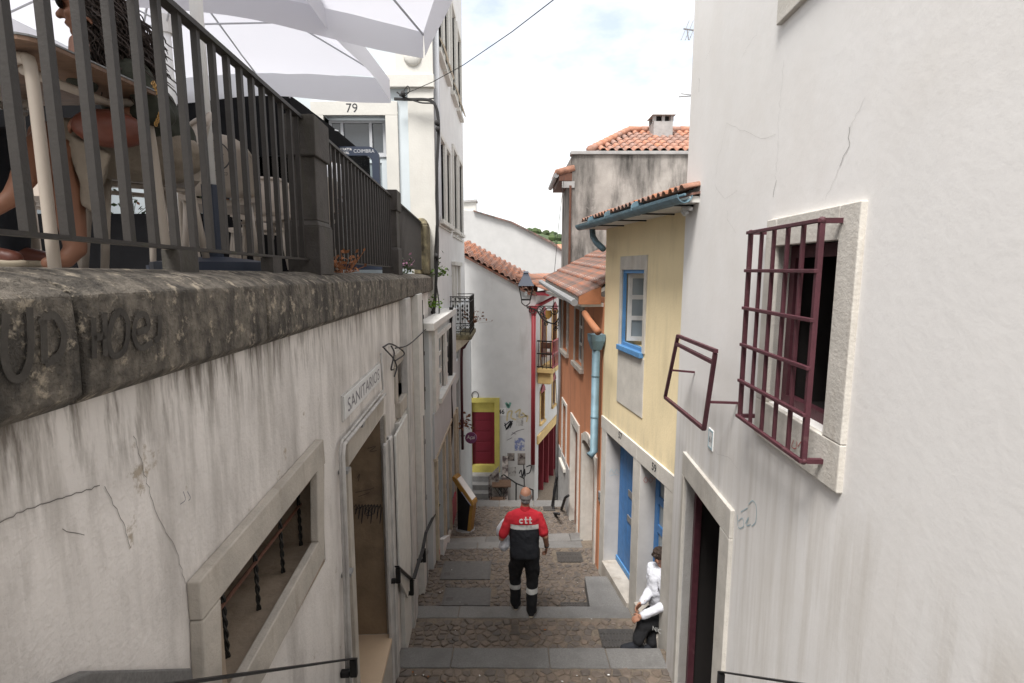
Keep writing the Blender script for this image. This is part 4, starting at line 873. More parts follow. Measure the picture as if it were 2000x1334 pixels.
MB().tube(spline([(-1.02, 12.5, -1.62), (-1.15, 12.5, -1.85), (-1.22, 12.5, -2.1), (-1.22, 12.5, -4.4)], 4), .035, 8).build('drainpipe', M['maroon'], tag(bc), smooth=True)
# ================================================================ WHITE GABLE HOUSE AND RED TRIMMED FACADE
gb = thing('gable_house', 'white gable wall with yellow framed door and graffiti at the street bend', 'house', GW.p(-.5, -7.8))
qg = lambda u, v: GW.q(u, v)
gx0, gx1 = qg(922, 850)[0], qg(966, 850)[0]; gzt, gzb = qg(945, 786)[1], qg(945, 908)[1]
MB().wall(GW, -4, .765, -9.6, -3.2, [(gx0 - .13, gx1 + .16, gzb - .25, gzt)], -.5, 0).build('wall', M['wall_white'], gb)
zl, zr = qg(905, 500)[1], qg(1046, 577)[1]; xl = qg(905, 500)[0]
sl = (zr - zl) / (.765 - xl)
MB().prism(GW, [(-4, -3.2), (.765, -3.2), (.765, zr), (-4, zr - sl * 4.765)], -.5, 0).build('gable', M['wall_white'], gb)
# yellow frame and door
for a in ((gx0 - .14, gx0, gzb - .25, gzt), (gx1, gx1 + .17, gzb - .25, gzt), (gx0 - .14, gx1 + .17, gzt + .001, gzt + .16), (gx0, gx1, gzb - .25, gzb)): MB().box(GW, a[0], a[1], -.3, .04, a[2], a[3]).build('door_frame', M['lemon'], gb, bevel=.006)
MB().box(GW, gx0, gx1, -.2, -.08, gzt - .35, gzt).build('door_head', M['lemon'], gb)
for i in range(9): x = gx0 + .03 + i * (gx1 - gx0 - .05) / 9; MB().box(GW, x, x + .05, -.079, -.065, gzt - .33, gzt - .02).build('head_slat', M['lemon'], gb)
dr = MB().box(GW, gx0, gx1, -.2, -.10, gzb, gzt - .351).build('door_leaf', M['wine'], gb)
for i in range(5):
    z = gzb + .1 + i * .36; MB().box(GW, gx0 + .12, gx1 - .12, -.10, -.085, z, z + .30).build('door_panel', M['wine'], dr, bevel=.008)
s, z = qg(979, 804); text(GW, '46', s, z, .16, .0075, M['letter'], gb, 'door_number', bold=.02); MB().box(GW, s - .16, s + .16, 0, .006, z - .13, z + .13).build('number_plate', M['white'], gb)
# steps to the door
for i in range(6):
    z = gzb - .25 - i * .18; y = 17 - .1 - i * .28
    MB().bx(gx0 - .35, gx1 + .25, y - .28, 16.999, z - .18, z).build('door_step', M['cement'], gb, bevel=.01)
MB().hexa([(gx1 + .26, 15.2, -9), (gx1 + .45, 15.2, -9), (gx1 + .45, 16.99, -9), (gx1 + .26, 16.99, -9), (gx1 + .26, 15.2, -7.7), (gx1 + .45, 15.2, -7.7), (gx1 + .45, 16.99, -6.2), (gx1 + .26, 16.99, -6.2)]).build('stair_cheek', M['paper_mix'], gb, bevel=.01)
# posters and tags on the gable
for u0, u1, v0, v1, m in ((1005, 1025, 855, 880, 'paper_blue'), (1011, 1026, 885, 908, 'paper_mix'), (991, 1005, 885, 900, 'paper_mix'), (1008, 1022, 808, 832, 'paper'), (994, 1008, 912, 930, 'paper')):
    A, B = qg(u0, v1), qg(u1, v0); MB().box(GW, A[0], B[0], .001, .004, A[1], B[1]).build('poster', M[m], gb)
G2 = .006
ribbon(GW, [[(985, 832), (998, 822), (988, 840), (1000, 826), (996, 836)], [(986, 826), (990, 838), (1001, 822)]], .035, G2, 'graffiti', M['letter'], gb)
ribbon(GW, [[(1014, 925), (1018, 918), (1020, 932), (1024, 915), (1026, 930)], [(1028, 912), (1037, 909), (1035, 922), (1028, 926)], [(1023, 908), (1024, 950)], [(1015, 930), (1024, 935)]], .035, G2, 'graffiti', M['letter'], gb)
ribbon(GW, [[(990, 822), (992, 806), (1000, 803), (998, 815), (1008, 820)], [(1006, 806), (1016, 800), (1014, 815), (1030, 812), (1028, 824)], [(1020, 806), (1030, 815)]], .05, G2, 'graffiti', M['spray_yellow'], gb)
ribbon(GW, [[(988, 786), (993, 796), (997, 786)], [(990, 788), (994, 794)]], .07, G2, 'graffiti', M['spray_green'], gb)
ribbon(GW, [[(998, 850), (1010, 842), (1024, 838)], [(990, 860), (1000, 855)], [(1000, 845), (1008, 848)]], .02, G2, 'graffiti', M['letter_grey'], gb)
mb = MB(); A = GW.p(*qg(928, 772), .01)
mb.tube([A + V((.11 * math.cos(t), -.005, .13 * math.sin(t))) for t in np.linspace(0, 2 * math.pi, 17)], .012, 5); mb.build('wire_ring', M['cable'], gb)
# roof of the gable house
A = V(GW.p(xl - .35, zl + sl * -.35 + .06, .10)); B = V(GW.p(.80, zr + .05, .10)); ax = (B - A).normalized()
C_ = aty(893, 462, 20); up = (C_ - A); up = (up - ax * up.dot(ax)).normalized()
tiling(gb, A, ax, up, 14, 9, .215, .38, 'tile_new')
MB().hexa([A - V((0, 0, .08)), B - V((0, 0, .08)), B + up * 3.3 - V((0, 0, .08)), A + up * 3.3 - V((0, 0, .08)), A - V((0, 0, .01)), B - V((0, 0, .01)), B + up * 3.3 - V((0, 0, .01)), A + up * 3.3 - V((0, 0, .01))]).build('roof_deck', M['tile_old'], gb)
# facade to the right of it
tr = thing('red_trim_house', 'white facade with yellow and red windows and shop beyond the gable', 'house', TW.p(1, -7.9))
qt = lambda u, v, n=0: TW.q(u, v, n)
def trect(u0, u1, v0, v1):
    um, vm = (u0 + u1) / 2, (v0 + v1) / 2; return (qt(u0, vm)[0], qt(u1, vm)[0], qt(um, v1)[1], qt(um, v0)[1])
T1, T2 = trect(1055, 1062, 765, 822), trect(1078, 1083, 742, 790)
TB1, TB2 = trect(1056, 1066, 615, 700), trect(1078, 1086, 605, 690)
TS = (qt(1051, 930)[0], qt(1051, 930)[0] + 3.1, -9.0, -5.9)
MB().wall(TW, .002, 16, -11, zr, [T1, T2, TB1, TB2, TS], -.4, 0).build('wall', M['wall_white'], tr)
for r in (T1, T2, TB1, TB2):
    surround(TW, *r, .07, .03, tr, 'ochre', r in (T1, T2)); MB().box(TW, r[0], r[1], -.2, -.12, r[2], r[3]).build('shutter', M['red'], tr)
    c = (r[0] + r[1]) / 2; MB().prism(TW, [(r[0] - .05, r[3]), (r[1] + .05, r[3]), (r[1], r[3] + .12), (c, r[3] + .30), (r[0], r[3] + .12)], .031, .05).build('arch_head', M['crimson'], tr)
    casement(TW, r[0] + .05, (r[0] + r[1]) / 2, r[2] + .05, r[3] - .05, -.08, tr, 'wood_white', 'glass_pale', 1, 4, .05)
MB().box(TW, TS[0] - .2, TS[1] + .2, 0, .06, -5.9, -5.6).build('shop_band', M['ochre'], tr, bevel=.01)
for i in range(5): s = TS[0] + i * (TS[1] - TS[0]) / 4; MB().box(TW, s - .03, s + .03, -.25, -.02, -9, -5.9).build('shop_post', M['crimson'], tr, bevel=.005)
MB().box(TW, TS[0], TS[1], -.3, -.25, -9, -5.9).build('shop_glass', M['glass_pale'], tr)
MB().box(TW, TS[0], TS[1], -.25, .02, -9.5, -8.35).build('stall_riser', M['ochre'], tr)
# eave, gutter, drainpipe
MB().box(TW, -.05, 16, -.2, .35, zr + .001, zr + .10).build('eave', M['crimson'], tr)
tiling(tr, TW.p(-.1, zr + .13, .42), TW.d, -TW.n * .9 + V((0, 0, .42)), 22, 3, .22, .38, 'tile_new')
MB().tube([TW.p(-.1, zr + .05, .42), TW.p(8, zr + .05, .42)], .07, 8).build('gutter', M['red'], tr)
z1 = GW.q(1043, 612)[1]; z0 = GW.q(1040, 905)[1]
dp = thing('red_downpipe', 'red drainpipe with funnel on the corner of the white gable', 'drainpipe', GW.p(.70, z0, .08))
MB().tube([GW.p(.70, z1, .09), GW.p(.70, z0, .09)], .075, 10).build('pipe', M['red'], dp, smooth=True)
MB().rev(GW.p(.70, z1, .09), [(.08, -.05), (.17, .18), (.17, .22)], 12).build('funnel', M['red'], dp)
MB().tube([GW.p(.74, z1 + .20, .09), TW.p(1.6, zr - .1, .30), TW.p(1.7, zr, .40)], .06, 8).build('elbow', M['red'], dp, smooth=True)
# balcony with chair
bs0, bs1 = qt(1047, 700, .0)[0] + .1, qt(1047, 700, .0)[0] + 4.6; bzf = aty(1060, 718, 17.3).z; bzt = aty(1060, 665, 17.3).z
rb_ = thing('red_balcony', 'red iron balcony on a yellow base on the far facade', 'balcony', TW.p(bs0, bzf, .3))
MB().box(TW, bs0, bs1, 0, .55, bzf - .16, bzf).build('slab', M['ochre'], rb_, bevel=.02)
MB().box(TW, bs0 + .1, bs0 + .5, 0, .45, bzf - .55, bzf - .161).build('corbel', M['ochre'], rb_, bevel=.03)
for z in (bzf + .05, bzf + .5, bzt):
    MB().box(TW, bs0, bs1, .51, .54, z - .02, z + .02).build('rail', M['red'], rb_); MB().box(TW, bs0, bs0 + .03, 0, .509, z - .02, z + .02).build('rail', M['iron'], rb_)
for i in range(34): s = bs0 + .02 + i * (bs1 - bs0 - .04) / 33; MB().box(TW, s - .018, s + .018, .516, .534, bzf, bzt).build('baluster', M['red'], rb_)
for i in range(4): n = .06 + i * .13; MB().box(TW, bs0 + .005, bs0 + .02, n - .01, n + .01, bzf, bzt).build('baluster', M['iron'], rb_)
ct = thing('balcony_chair', 'dark wooden folding chair on the red balcony', 'chair', TW.p(bs0 + .4, bzf, .25))
for n in (.10, .42):
    for s in (bs0 + .18, bs0 + .58): MB().box(TW, s - .018, s + .018, n - .018, n + .018, bzf + .001, bzf + (.85 if s < bs0 + .3 else .45)).build('leg', M['brown'], ct)
MB().box(TW, bs0 + .16, bs0 + .6, .08, .44, bzf + .43, bzf + .47).build('seat', M['brown'], ct); MB().box(TW, bs0 + .17, bs0 + .2, .08, .44, bzf + .65, bzf + .85).build('backrest', M['brown'], ct)
# ================================================================ HOUSES ADDED OUT OF FRAME TO SHADE TERRACE AND STREET
for nm, lab, b_, m in (('upper_street_house', 'pale house closing the upper end of the street behind the viewpoint', (-14, 9, -20, -15, -2, 7), 'wall_cream'), ('terrace_house', 'pale house along the inner side of the terrace', (-13, -8.8, -6.4, 9.8, -1, 10), 'wall_white')):
    hs = thing(nm, lab, 'house', ((b_[0] + b_[1]) / 2, (b_[2] + b_[3]) / 2, b_[4])); MB().bx(*b_).build('wall', M[m], hs)
    for i in range(4):
        for z in (1.0, 4.3):
            if nm[0] == 'u': x = -10 + i * 4.5; MB().bx(x, x + 1.1, -15, -14.94, z, z + 1.9).build('window', M['wood_grey'], hs)
            else: y = -4 + i * 3.5; MB().bx(-8.8, -8.74, y, y + 1.1, z, z + 1.9).build('window', M['wood_grey'], hs)
# ================================================================ FAR BACKGROUND
B26 = Fr(0, 26, 1, 0); bh = thing('back_house', 'long white blank gable rising behind the tiled roof', 'house', (0, 26, -8))
MB().prism(B26, [B26.q(u, v) for u, v in ((860, 700), (860, 405), (925, 413), (1000, 436), (1080, 478), (1098, 492), (1098, 700))], -3, 0).build('wall', M['wall_far'], bh)
MB().prism(B26, [B26.q(u, v) for u, v in ((925, 411), (1000, 433), (1082, 474), (1099, 489), (1098, 492), (1080, 478), (1000, 436), (925, 413))], -3, .15).build('verge', M['tile_old'], bh)
MB().prism(B26, [B26.q(u, v) for u, v in ((900, 412), (900, 396), (929, 393), (929, 412))], -.8, -.1).build('chimney', M['wall_cream'], bh); MB().prism(B26, [B26.q(u, v) for u, v in ((898, 396), (898, 392), (931, 389), (931, 393))], -.9, 0).build('chimney_cap', M['cement'], bh)
B30 = Fr(0, 32, 1, 0); rd = thing('red_house', 'small red house with white dormer gables in the far gap', 'house', (2.4, 32, -8))
MB().prism(B30, [B30.q(u, v) for u, v in ((1076, 600), (1076, 490), (1125, 490), (1125, 600))], -3, 0).build('wall', M['crimson'], rd)
MB().hexa([B30.p(*B30.q(1070, 490), .3), B30.p(*B30.q(1130, 490), .3), B30.p(*B30.q(1130, 478), -2), B30.p(*B30.q(1076, 478), -2), B30.p(*B30.q(1070, 487), .3), B30.p(*B30.q(1130, 487), .3), B30.p(*B30.q(1130, 474), -2), B30.p(*B30.q(1076, 474), -2)]).build('roof', M['tile_new'], rd)
for u in (1086, 1101):
    MB().prism(B30, [B30.q(a, v) for a, v in ((u - 6, 492), (u, 483), (u + 6, 492), (u + 4, 492), (u, 487), (u - 4, 492))], .02, .2).build('dormer_gable', M['white'], rd)
    MB().prism(B30, [B30.q(a, v) for a, v in ((u - 3, 516), (u - 3, 500), (u, 496), (u + 3, 500), (u + 3, 516))], .0, .06).build('window', M['white'], rd); MB().prism(B30, [B30.q(a, v) for a, v in ((u - 1.5, 514), (u - 1.5, 501), (u + 1.5, 501), (u + 1.5, 514))], .061, .08).build('pane', M['glass'], rd)
MB().prism(B30, [B30.q(a, v) for a, v in ((1092, 600), (1092, 492), (1097, 492), (1097, 600))], 0, .2).build('pier', M['wine'], rd)
# wooded hill
rs = random.Random(5); vs = []; fs = []; nx, ny = 40, 10
for j in range(ny):
    for i in range(nx):
        x = -300 + i * 20; y = 520 + j * 40; h = -40 + 95 * math.sin(min(1, (j + 1) / 6) * math.pi / 2) - abs(x - 20) * .035 + 4 * math.sin(i * .9) + rs.uniform(-2, 2); vs.append((x, y, h * .82))
fs = [(j * nx + i, j * nx + i + 1, (j + 1) * nx + i + 1, (j + 1) * nx + i) for j in range(ny - 1) for i in range(nx - 1)]
hill = tag(MB().add(vs, fs).build('hill', M['hill'], smooth=True), kind='structure')
mb = MB()
for k in range(700):
    i = rs.uniform(8, 30); j = rs.uniform(0, 6); x = -300 + i * 20; ii, jj = int(i), int(j); h = vs[jj * nx + ii][2]; r = rs.uniform(2.5, 5.5)
    mb.ell((x, 520 + j * 40, h + r * .5), (r, r, r * rs.uniform(.7, 1.1)), None, 6, 4)
tag(mb.build('hill_wood', M['hill']), 'green wooded hill far behind the roofs', 'wood', kind='stuff')
# ================================================================ STREET LAMP
LY = 12.55; lf = Fr(0, LY, 1, 0); ql = lambda u, v: lf.q(u, v)
lp = thing('street_lamp', 'black lantern on a scrolled iron bracket fixed to the orange house', 'street lamp', (OW.p(4.55, 0).x, LY, -1.0))
lx, lz0 = ql(1027, 590); zb_ = ql(1027, 584)[1]; zt_ = ql(1027, 558)[1]; zr_ = ql(1027, 538)[1]
sq = lambda a, z: [(lx - a, LY - a, z), (lx + a, LY - a, z), (lx + a, LY + a, z), (lx - a, LY + a, z)]
MB().hexa(sq(.19, zt_) + sq(.075, zr_)).hexa(sq(.075, zr_ + .001) + sq(.055, zr_ + .06)).hexa(sq(.075, zr_ + .061) + sq(.05, zr_ + .10)).build('lamp_roof', M['navy'], lp)
MB().hexa(sq(.105, zb_) + sq(.165, zt_ - .002)).build('lamp_glass', M['clear'], lp)
for i in range(4): MB().tube([sq(.108, zb_)[i], sq(.17, zt_)[i]], .012, 5).build('lamp_bar', M['iron'], lp)
MB().hexa(sq(.115, zb_ - .03) + sq(.115, zb_)).build('lamp_base', M['iron'], lp)
MB().ell((lx, LY, zb_ + .12), (.04, .04, .07)).build('bulb', M['white'], lp, smooth=True)
zk = ql(1030, 598)[1]; wx = ql(1092, 600)[0]
for a in (-.1, .1): MB().tube(spline([(lx + a, LY, zb_ - .03), (lx + a * .9, LY, zb_ - .10), (lx, LY, zk)], 4), .012, 5).build('cradle_arm', M['iron'], lp)
MB().tube([(lx, LY, zk), (wx, LY, zk)], .012, 5).build('arm', M['iron'], lp)
def spiral(cx, cz, r0, turns, ph, sg=1): return [(cx + r0 * (1 - t * .8) * math.cos(ph + sg * t * turns * 2 * math.pi), LY, cz + r0 * (1 - t * .8) * math.sin(ph + sg * t * turns * 2 * math.pi)) for t in np.linspace(0, 1, 22)]
mb = MB(); mb.tube(spline([(lx + .02, LY, zk - .03), (lx + .25, LY, zk - .10), (lx + .42, LY, zk - .32), (wx - .12, LY, zk - .42), (wx, LY, zk - .28)], 6), .018, 5)
for c in ((lx + .16, zk - .10, .09, 1.5, 2), (lx + .33, zk - .09, .08, 1.4, 0), (wx - .26, zk - .20, .17, 1, 1), (wx - .10, zk - .11, .10, 1.4, 3), (wx - .26, zk - .20, .12, 1, 3), (lx + .40, zk - .19, .07, 1.3, 1), (wx - .3, zk - .42, .06, 1.4, 1), (wx - .06, zk - .42, .07, 1.4, 4), (wx - .08, zk - .55, .05, 1.4, 0)): mb.tube(spiral(*c), .013, 5)
mb.build('scroll_bracket', M['iron'], lp)
MB().prism(lf, [(wx - .33, zk - .10), (wx - .19, zk - .10), (wx - .20, zk - .26), (wx - .26, zk - .32), (wx - .32, zk - .26)], -.01, .02).build('crest', M['gold'], lp)
MB().bx(wx - .01, wx + .03, LY - .04, LY + .04, zk - .6, zk + .06).build('wall_plate', M['iron'], lp)
# ================================================================ STREET FURNITURE
kz = -5.34; kc = atz(909, 1035, kz)
ks = thing('info_totem', 'black and gold information totem with slanted top by the shop fronts', 'totem', kc)
kf = Fr(kc.x, kc.y, .93, -.37); kf.o.z = kz
MB().rev(kc, [(.20, 0), (.20, .03), (.18, .04)], 20).build('base', M['zinc'], ks)
MB().prism(kf, [(-.13, .04), (.09, .04), (.16, .62), (-.13, 1.02)], -.06, .10).build('body', M['black'], ks, bevel=.006)
MB().prism(kf, [(.0905, .04), (.16, .04), (.235, .62), (.1605, .62)], -.06, .10).build('edge_panel', M['gold'], ks, bevel=.004)
MB().prism(kf, [(-.22, 1.10), (.20, .60), (.25, .63), (.235, .70), (-.16, 1.17), (-.22, 1.17)], -.08, .13).build('head', M['gold'], ks, bevel=.006)
hd = V((.41, -.49)).normalized(); nn = V((.49, .41)).normalized()
MB().prism(kf, [(-.12 + .0, 1.13), (-.112, 1.137), (.218, .737), (.21, .73)], -.06, .11).build('screen', M['white'], ks)
MB().prism(kf, [(-.02, .872), (.19, .62), (.205, .635), (-.005, .885)], .131, .135).build('label_strip', M['paper_blue'], ks)
ts_ = thing('round_sign', 'round purple sign reading Acai hanging from the shop front', 'sign', SH.p(12.5, -4.2, .3))
fs_ = Fr(0, 12.6, 1, 0); a_, z_ = fs_.q(920, 855)
MB().tube([fs_.p(a_, z_, -.02), fs_.p(a_, z_, .02)], .145, 24).build('disc', M['purple'], ts_)
text(fs_, 'Açaí', a_, z_ + .01, .12, .0215, M['letter_white'], ts_, width=.22, shear=.2)
MB().tube([fs_.p(a_ - .15, z_ + .05), fs_.p(-1.28, z_ + .05)], .012, 5).build('arm', M['iron'], ts_)
# cafe table and folding chair by the bend
tb = thing('bistro_table', 'small brown folding bistro table by the stair rail below the gable', 'table', aty(982, 985, 16.0)); tz = aty(980, 944, 16.0).z; tx0, tx1 = aty(961, 944, 16).x, aty(998, 944, 16).x
for i in range(5): MB().bx(tx0, tx1, 15.75 + i * .11, 15.75 + i * .11 + .10, tz - .03, tz).build('slat', M['wood_table'], tb)
for y in (15.8, 16.2):
    for s in (-1, 1): xm = (tx0 + tx1) / 2; MB().tube([(xm - s * .22, y, tz - .031), (xm + s * .22, y, tz - .75)], .012, 5).build('leg', M['iron'], tb)
cb = thing('bistro_chair', 'brown folding chair tucked beside the bistro table', 'chair', (tx0 + .1, 15.6, tz - .75))
for i in range(4): MB().bx(tx0 - .05, tx0 + .42, 15.30 + i * .09, 15.30 + i * .09 + .075, tz - .31, tz - .29).build('slat', M['wood_table'], cb)
for x in (tx0, tx0 + .38):
    MB().tube([(x, 15.3, tz - .3), (x, 15.6, tz - .75)], .011, 5).build('leg', M['iron'], cb); MB().tube([(x, 15.62, tz + .02), (x, 15.25, tz - .75)], .011, 5).build('leg', M['iron'], cb)
pn = thing('banner_panel', 'purple and white leaning poster panel beside the door steps', 'poster', (tx0 - .05, 16.1, tz - .75)); MB().hexa([(tx0 - .12, 15.9, tz - .9), (tx0 + .22, 15.9, tz - .9), (tx0 + .22, 15.93, tz - .9), (tx0 - .12, 15.93, tz - .9), (tx0 - .12, 16.2, tz + .15), (tx0 + .22, 16.2, tz + .5), (tx0 + .22, 16.23, tz + .5), (tx0 - .12, 16.23, tz + .15)]).build('panel', M['paper_mix'], pn)
# stair rails at the bend
sr = thing('stair_rail', 'thin black stair railing in front of the graffiti wall', 'railing', aty(1008, 975, 15.6))
P = [aty(u, v, 15.6) for u, v in ((979, 930), (984, 927), (1008, 944), (1041, 957))]
MB().tube(P, .022, 6).build('rail', M['black'], sr)
for p in (P[2], P[3]): MB().tube([p, p - V((0, 0, .8))], .025, 6).build('post', M['black'], sr)
r2 = thing('stair_rail', 'black handrail folded against the orange house corner', 'railing', OW.p(4.2, -5.6, .1))
for pts, n in (([(1110, 968), (1104, 972), (1094, 1003), (1090, 1008)], .12), ([(1088, 930), (1082, 960), (1080, 1000), (1086, 1005)], .3), ([(1086, 945), (1076, 1000), (1092, 1004)], .3)): ptube(OW, pts, n, .03, 'rail', 'black', r2, 6)
ptube(OW, [(1094, 575), (1093, 760), (1088, 840), (1086, 1040)], .06, .035, 'cable_duct', 'zinc', r2, 8)
# leaves and scraps on the paving
sr_ = random.Random(4)
for i in range(46):
    y = sr_.choice((sr_.uniform(4.95, 5.2), sr_.uniform(5.6, 6.38), sr_.uniform(6.7, 8.7), sr_.uniform(9.6, 11.4))); x = sr_.choice((-1, 1)) * sr_.uniform(.1, 1.25) ** .6; c = V((x, y, gz(y) + .02)); k = sr_.uniform(.008, .02); a = sr_.uniform(0, 3)
    o = MB().add([c + V((k * math.cos(a), k * math.sin(a), 0)), c + V((-k * .6 * math.sin(a), k * .6 * math.cos(a), .004)), c - V((k * math.cos(a), k * math.sin(a), -.003)), c + V((k * .6 * math.sin(a), -k * .6 * math.cos(a), .002))], [(0, 1, 2, 3)]).build('litter', M[sr_.choice(('leaf_dry', 'paper', 'paper', 'letter_white'))], street)
# ================================================================ CABLES, AERIALS, PLANTS
cw = thing('cable_bundle', 'black cable bundle running down the corner of the tall house', 'cable', (-1.4, 9.8, 0))
def run(pts, y, r, nm='cable'): MB().tube(spline([aty(u, v, y) for u, v in pts], 6), r, 5).build(nm, M['cable'], cw)
run([(770, 193), (800, 194), (840, 196), (853, 215), (856, 260), (853, 330), (854, 420), (853, 500), (850, 580), (846, 620)], 9.7, .028)
run([(780, 186), (820, 200), (850, 205), (858, 240), (856, 300), (851, 380), (856, 470), (852, 560), (842, 600), (835, 585)], 9.68, .014)
run([(775, 180), (800, 195), (848, 192)], 9.69, .012); run([(786, 182), (796, 168), (800, 178), (790, 188)], 9.66, .008); run([(852, 440), (849, 520), (858, 600), (852, 630), (843, 600)], 9.66, .012)
for u, v in ((787, 183), (853, 240), (855, 252), (846, 610), (850, 625), (852, 500)): MB().ell(aty(u, v, 9.66), (.045, .04, .05), None, 8, 6).build('junction', M['cable'], cw)
run([(880, 600), (882, 700), (880, 800), (881, 860)], 10.6, .03); run([(884, 600), (878, 700), (884, 820), (880, 880)], 10.58, .018); run([(880, 605), (876, 720), (879, 850), (874, 930)], 10.55, .014)
oc = thing('overhead_cable', 'single twisted cable crossing the sky to the upper right', 'cable', aty(845, 160, 9.7)); MB().tube([aty(787, 185, 9.7), aty(845, 160, 9.3), aty(905, 127, 8.6), aty(1000, 62, 7.4), aty(1100, -15, 6.4)], .006, 5).build('strand', M['cable'], oc)
hc = thing('hanging_cable', 'thin wire hanging from the stained house eave past the lamp', 'cable', aty(1105, 340, 12.8)); MB().tube([aty(u, v, 12.8) for u, v in ((1102, 345), (1091, 440), (1083, 530), (1080, 640), (1088, 800), (1090, 850))], .008, 4).build('wire', M['cable'], hc)
for lab, u0, v0, y in (('rooftop aerial beside the white house, upper one', 1345, 60, 9), ('small aerial arm low beside the white house edge', 1335, 187, 9)):
    an = thing('aerial', lab, 'aerial', aty(u0 + 15, v0, y), 'television aerials')
    if v0 < 100:
        MB().tube([aty(1335, 56, y), aty(1375, 62, y)], .012, 5).build('boom', M['zinc'], an)
        for u in (1338, 1346, 1354): MB().tube([aty(u - 8, 78, y), aty(u + 8, 40, y + .3)], .007, 4).build('element', M['zinc'], an)
        MB().tube([aty(1342, 58, y), aty(1345, 78, y)], .009, 4).build('stay', M['zinc'], an)
    else:
        MB().tube([aty(1326, 189, y), aty(1370, 186, y)], .010, 5).build('boom', M['zinc'], an); MB().tube([aty(1330, 183, y), aty(1370, 188, y)], .008, 4).build('element', M['zinc'], an)
def weed(c, n, size, spread, m, rs=random):
    mb = MB(); c = V(c)
    for i in range(n):
        t = V((rs.gauss(0, spread), rs.gauss(0, spread), abs(rs.gauss(0, spread * 1.2)))); d = V((rs.uniform(-1, 1), rs.uniform(-1, 1), rs.uniform(-.2, 1))).normalized(); e_ = d.cross(V((rs.uniform(-1, 1), rs.uniform(-1, 1), 0.3))).normalized(); k = size * rs.uniform(.6, 1.3)
        p = c + t; mb.add([p, p + d * k * .5 + e_ * k * .28, p + d * k, p + d * k * .5 - e_ * k * .28], [(0, 1, 2, 3)])
        if i % 4 == 0: mb.tube([c + V((t.x * .3, t.y * .3, 0)), p], .003, 4)
    return mb
for lab, c, n, sz, sp, m in (('green weed growing by the second railing post', L.p(6.9, -.05, -.02), 60, .05, .06, 'leaf'), ('leafy weed at the mossy end post', L.p(9.9, -.12, .1), 130, .07, .12, 'leaf'), ('dry brown weed at the foot of the first railing post', L.p(3.8, -.02, -.02), 70, .04, .07, 'leaf_dry'), ('dry brown plant hanging above the round purple sign', fs_.p(a_ - .28, z_ + .25), 90, .12, .13, 'leaf_dry'), ('small plant on the cable bundle below the end post', aty(845, 600, 9.6), 60, .06, .08, 'leaf'), ('dry orange plant on the iron balcony', (-1.0, 13.4, -1.35), 90, .09, .13, 'leaf_dry')):
    p = thing('wall_plant', lab, 'plant', c); weed(c, n, sz, sp, m).build('leaves', M[m], p)
    if 'second railing' in lab: weed(V(c) + V((.03, .05, .1)), 14, .045, .05, 'flower').build('flowers', M['flower'], p)
# ================================================================ TERRACE FURNITURE
def parasol(label, c, side, rot, ze_, zp, val, m='canvas', pole='white', base=True, drop=.0, polar=.032):
    t = thing('parasol', label, 'parasol', (c[0], c[1], 0))
    cs = [V((c[0] + side / 2 * math.sqrt(2) * math.cos(R_(rot + 90 * i)), c[1] + side / 2 * math.sqrt(2) * math.sin(R_(rot + 90 * i)), ze_)) for i in range(4)]
    ap = V((c[0], c[1], zp))
    for i in range(4):
        A, B = cs[i], cs[(i + 1) % 4]; nu, nt_ = 16, 10; vs = []; fs = []
        for r in range(nt_ + 1):
            tt = r / nt_
            for q in range(nu + 1):
                u = q / nu; E_ = A.lerp(B, u) + V((0, 0, .07 * math.sin(math.pi * u)))
                E_ = E_ + (V((c[0], c[1], E_.z)) - E_) * .03 * math.sin(math.pi * u)
                vs.append(ap.lerp(E_, tt) - V((0, 0, .05 * math.sin(math.pi * tt) * math.sin(math.pi * u))))
        fs = [(r * (nu + 1) + q, r * (nu + 1) + q + 1, (r + 1) * (nu + 1) + q + 1, (r + 1) * (nu + 1) + q) for r in range(nt_) for q in range(nu)]
        MB().add(vs, fs).build('canopy_panel', M[m], t, smooth=True, fold=-.05)
        vv = []; out = ((A + B) / 2 - V((c[0], c[1], ze_))).normalized()
        for k in range(4):
            for q in range(nu + 1):
                u = q / nu; P_ = vs[nt_ * (nu + 1) + q]; k_ = k / 3
                vv.append(P_ - V((0, 0, val * k_ * (1 + .06 * math.sin(u * 9 + i)))) + out * (.03 * k_ + .02 * k_ * math.sin(u * 11 + i * 2)))
        MB().add(vv, [(k * (nu + 1) + q, k * (nu + 1) + q + 1, (k + 1) * (nu + 1) + q + 1, (k + 1) * (nu + 1) + q) for k in range(3) for q in range(nu)]).build('valance', M[m], t, smooth=True)
        for E_ in (A, (A + B) / 2 + V((0, 0, .06))):
            MB().tube([ap - V((0, 0, .09)), E_ - V((0, 0, .02))], .009, 6).build('rib', M['panel_grey'], t)
        MB().tube([V((c[0], c[1], ze_ - .05)), ap.lerp(A, .5) - V((0, 0, .06))], .008, 6).build('strut', M['panel_grey'], t)
    MB().tube([(c[0], c[1], .45), (c[0], c[1], zp)], polar, 12).build('pole', M[pole], t, smooth=True)
    MB().tube([(c[0], c[1], ze_ - .12), (c[0], c[1], ze_ + .02)], .055, 12).build('runner', M['wood_white'], t)
    MB().tube([(c[0], c[1], 0), (c[0], c[1], .45)], polar * 1.35, 12).build('sleeve', M['navy'], t)
    MB().rev((c[0], c[1], -.02), [(.3, 0), (.3, .06), (.06, .09)], 20).build('base', M['navy'], t)
    return t
parasol('white parasol nearest the camera, corner hanging over the street', (-1.62, 2.90), 3.01, 66.3, 2.03, 2.62, .20)
parasol('white parasol behind, its straight far valance above door 79', (-2.95, 4.80), 3.0, 42, 2.12, 2.8, .25)
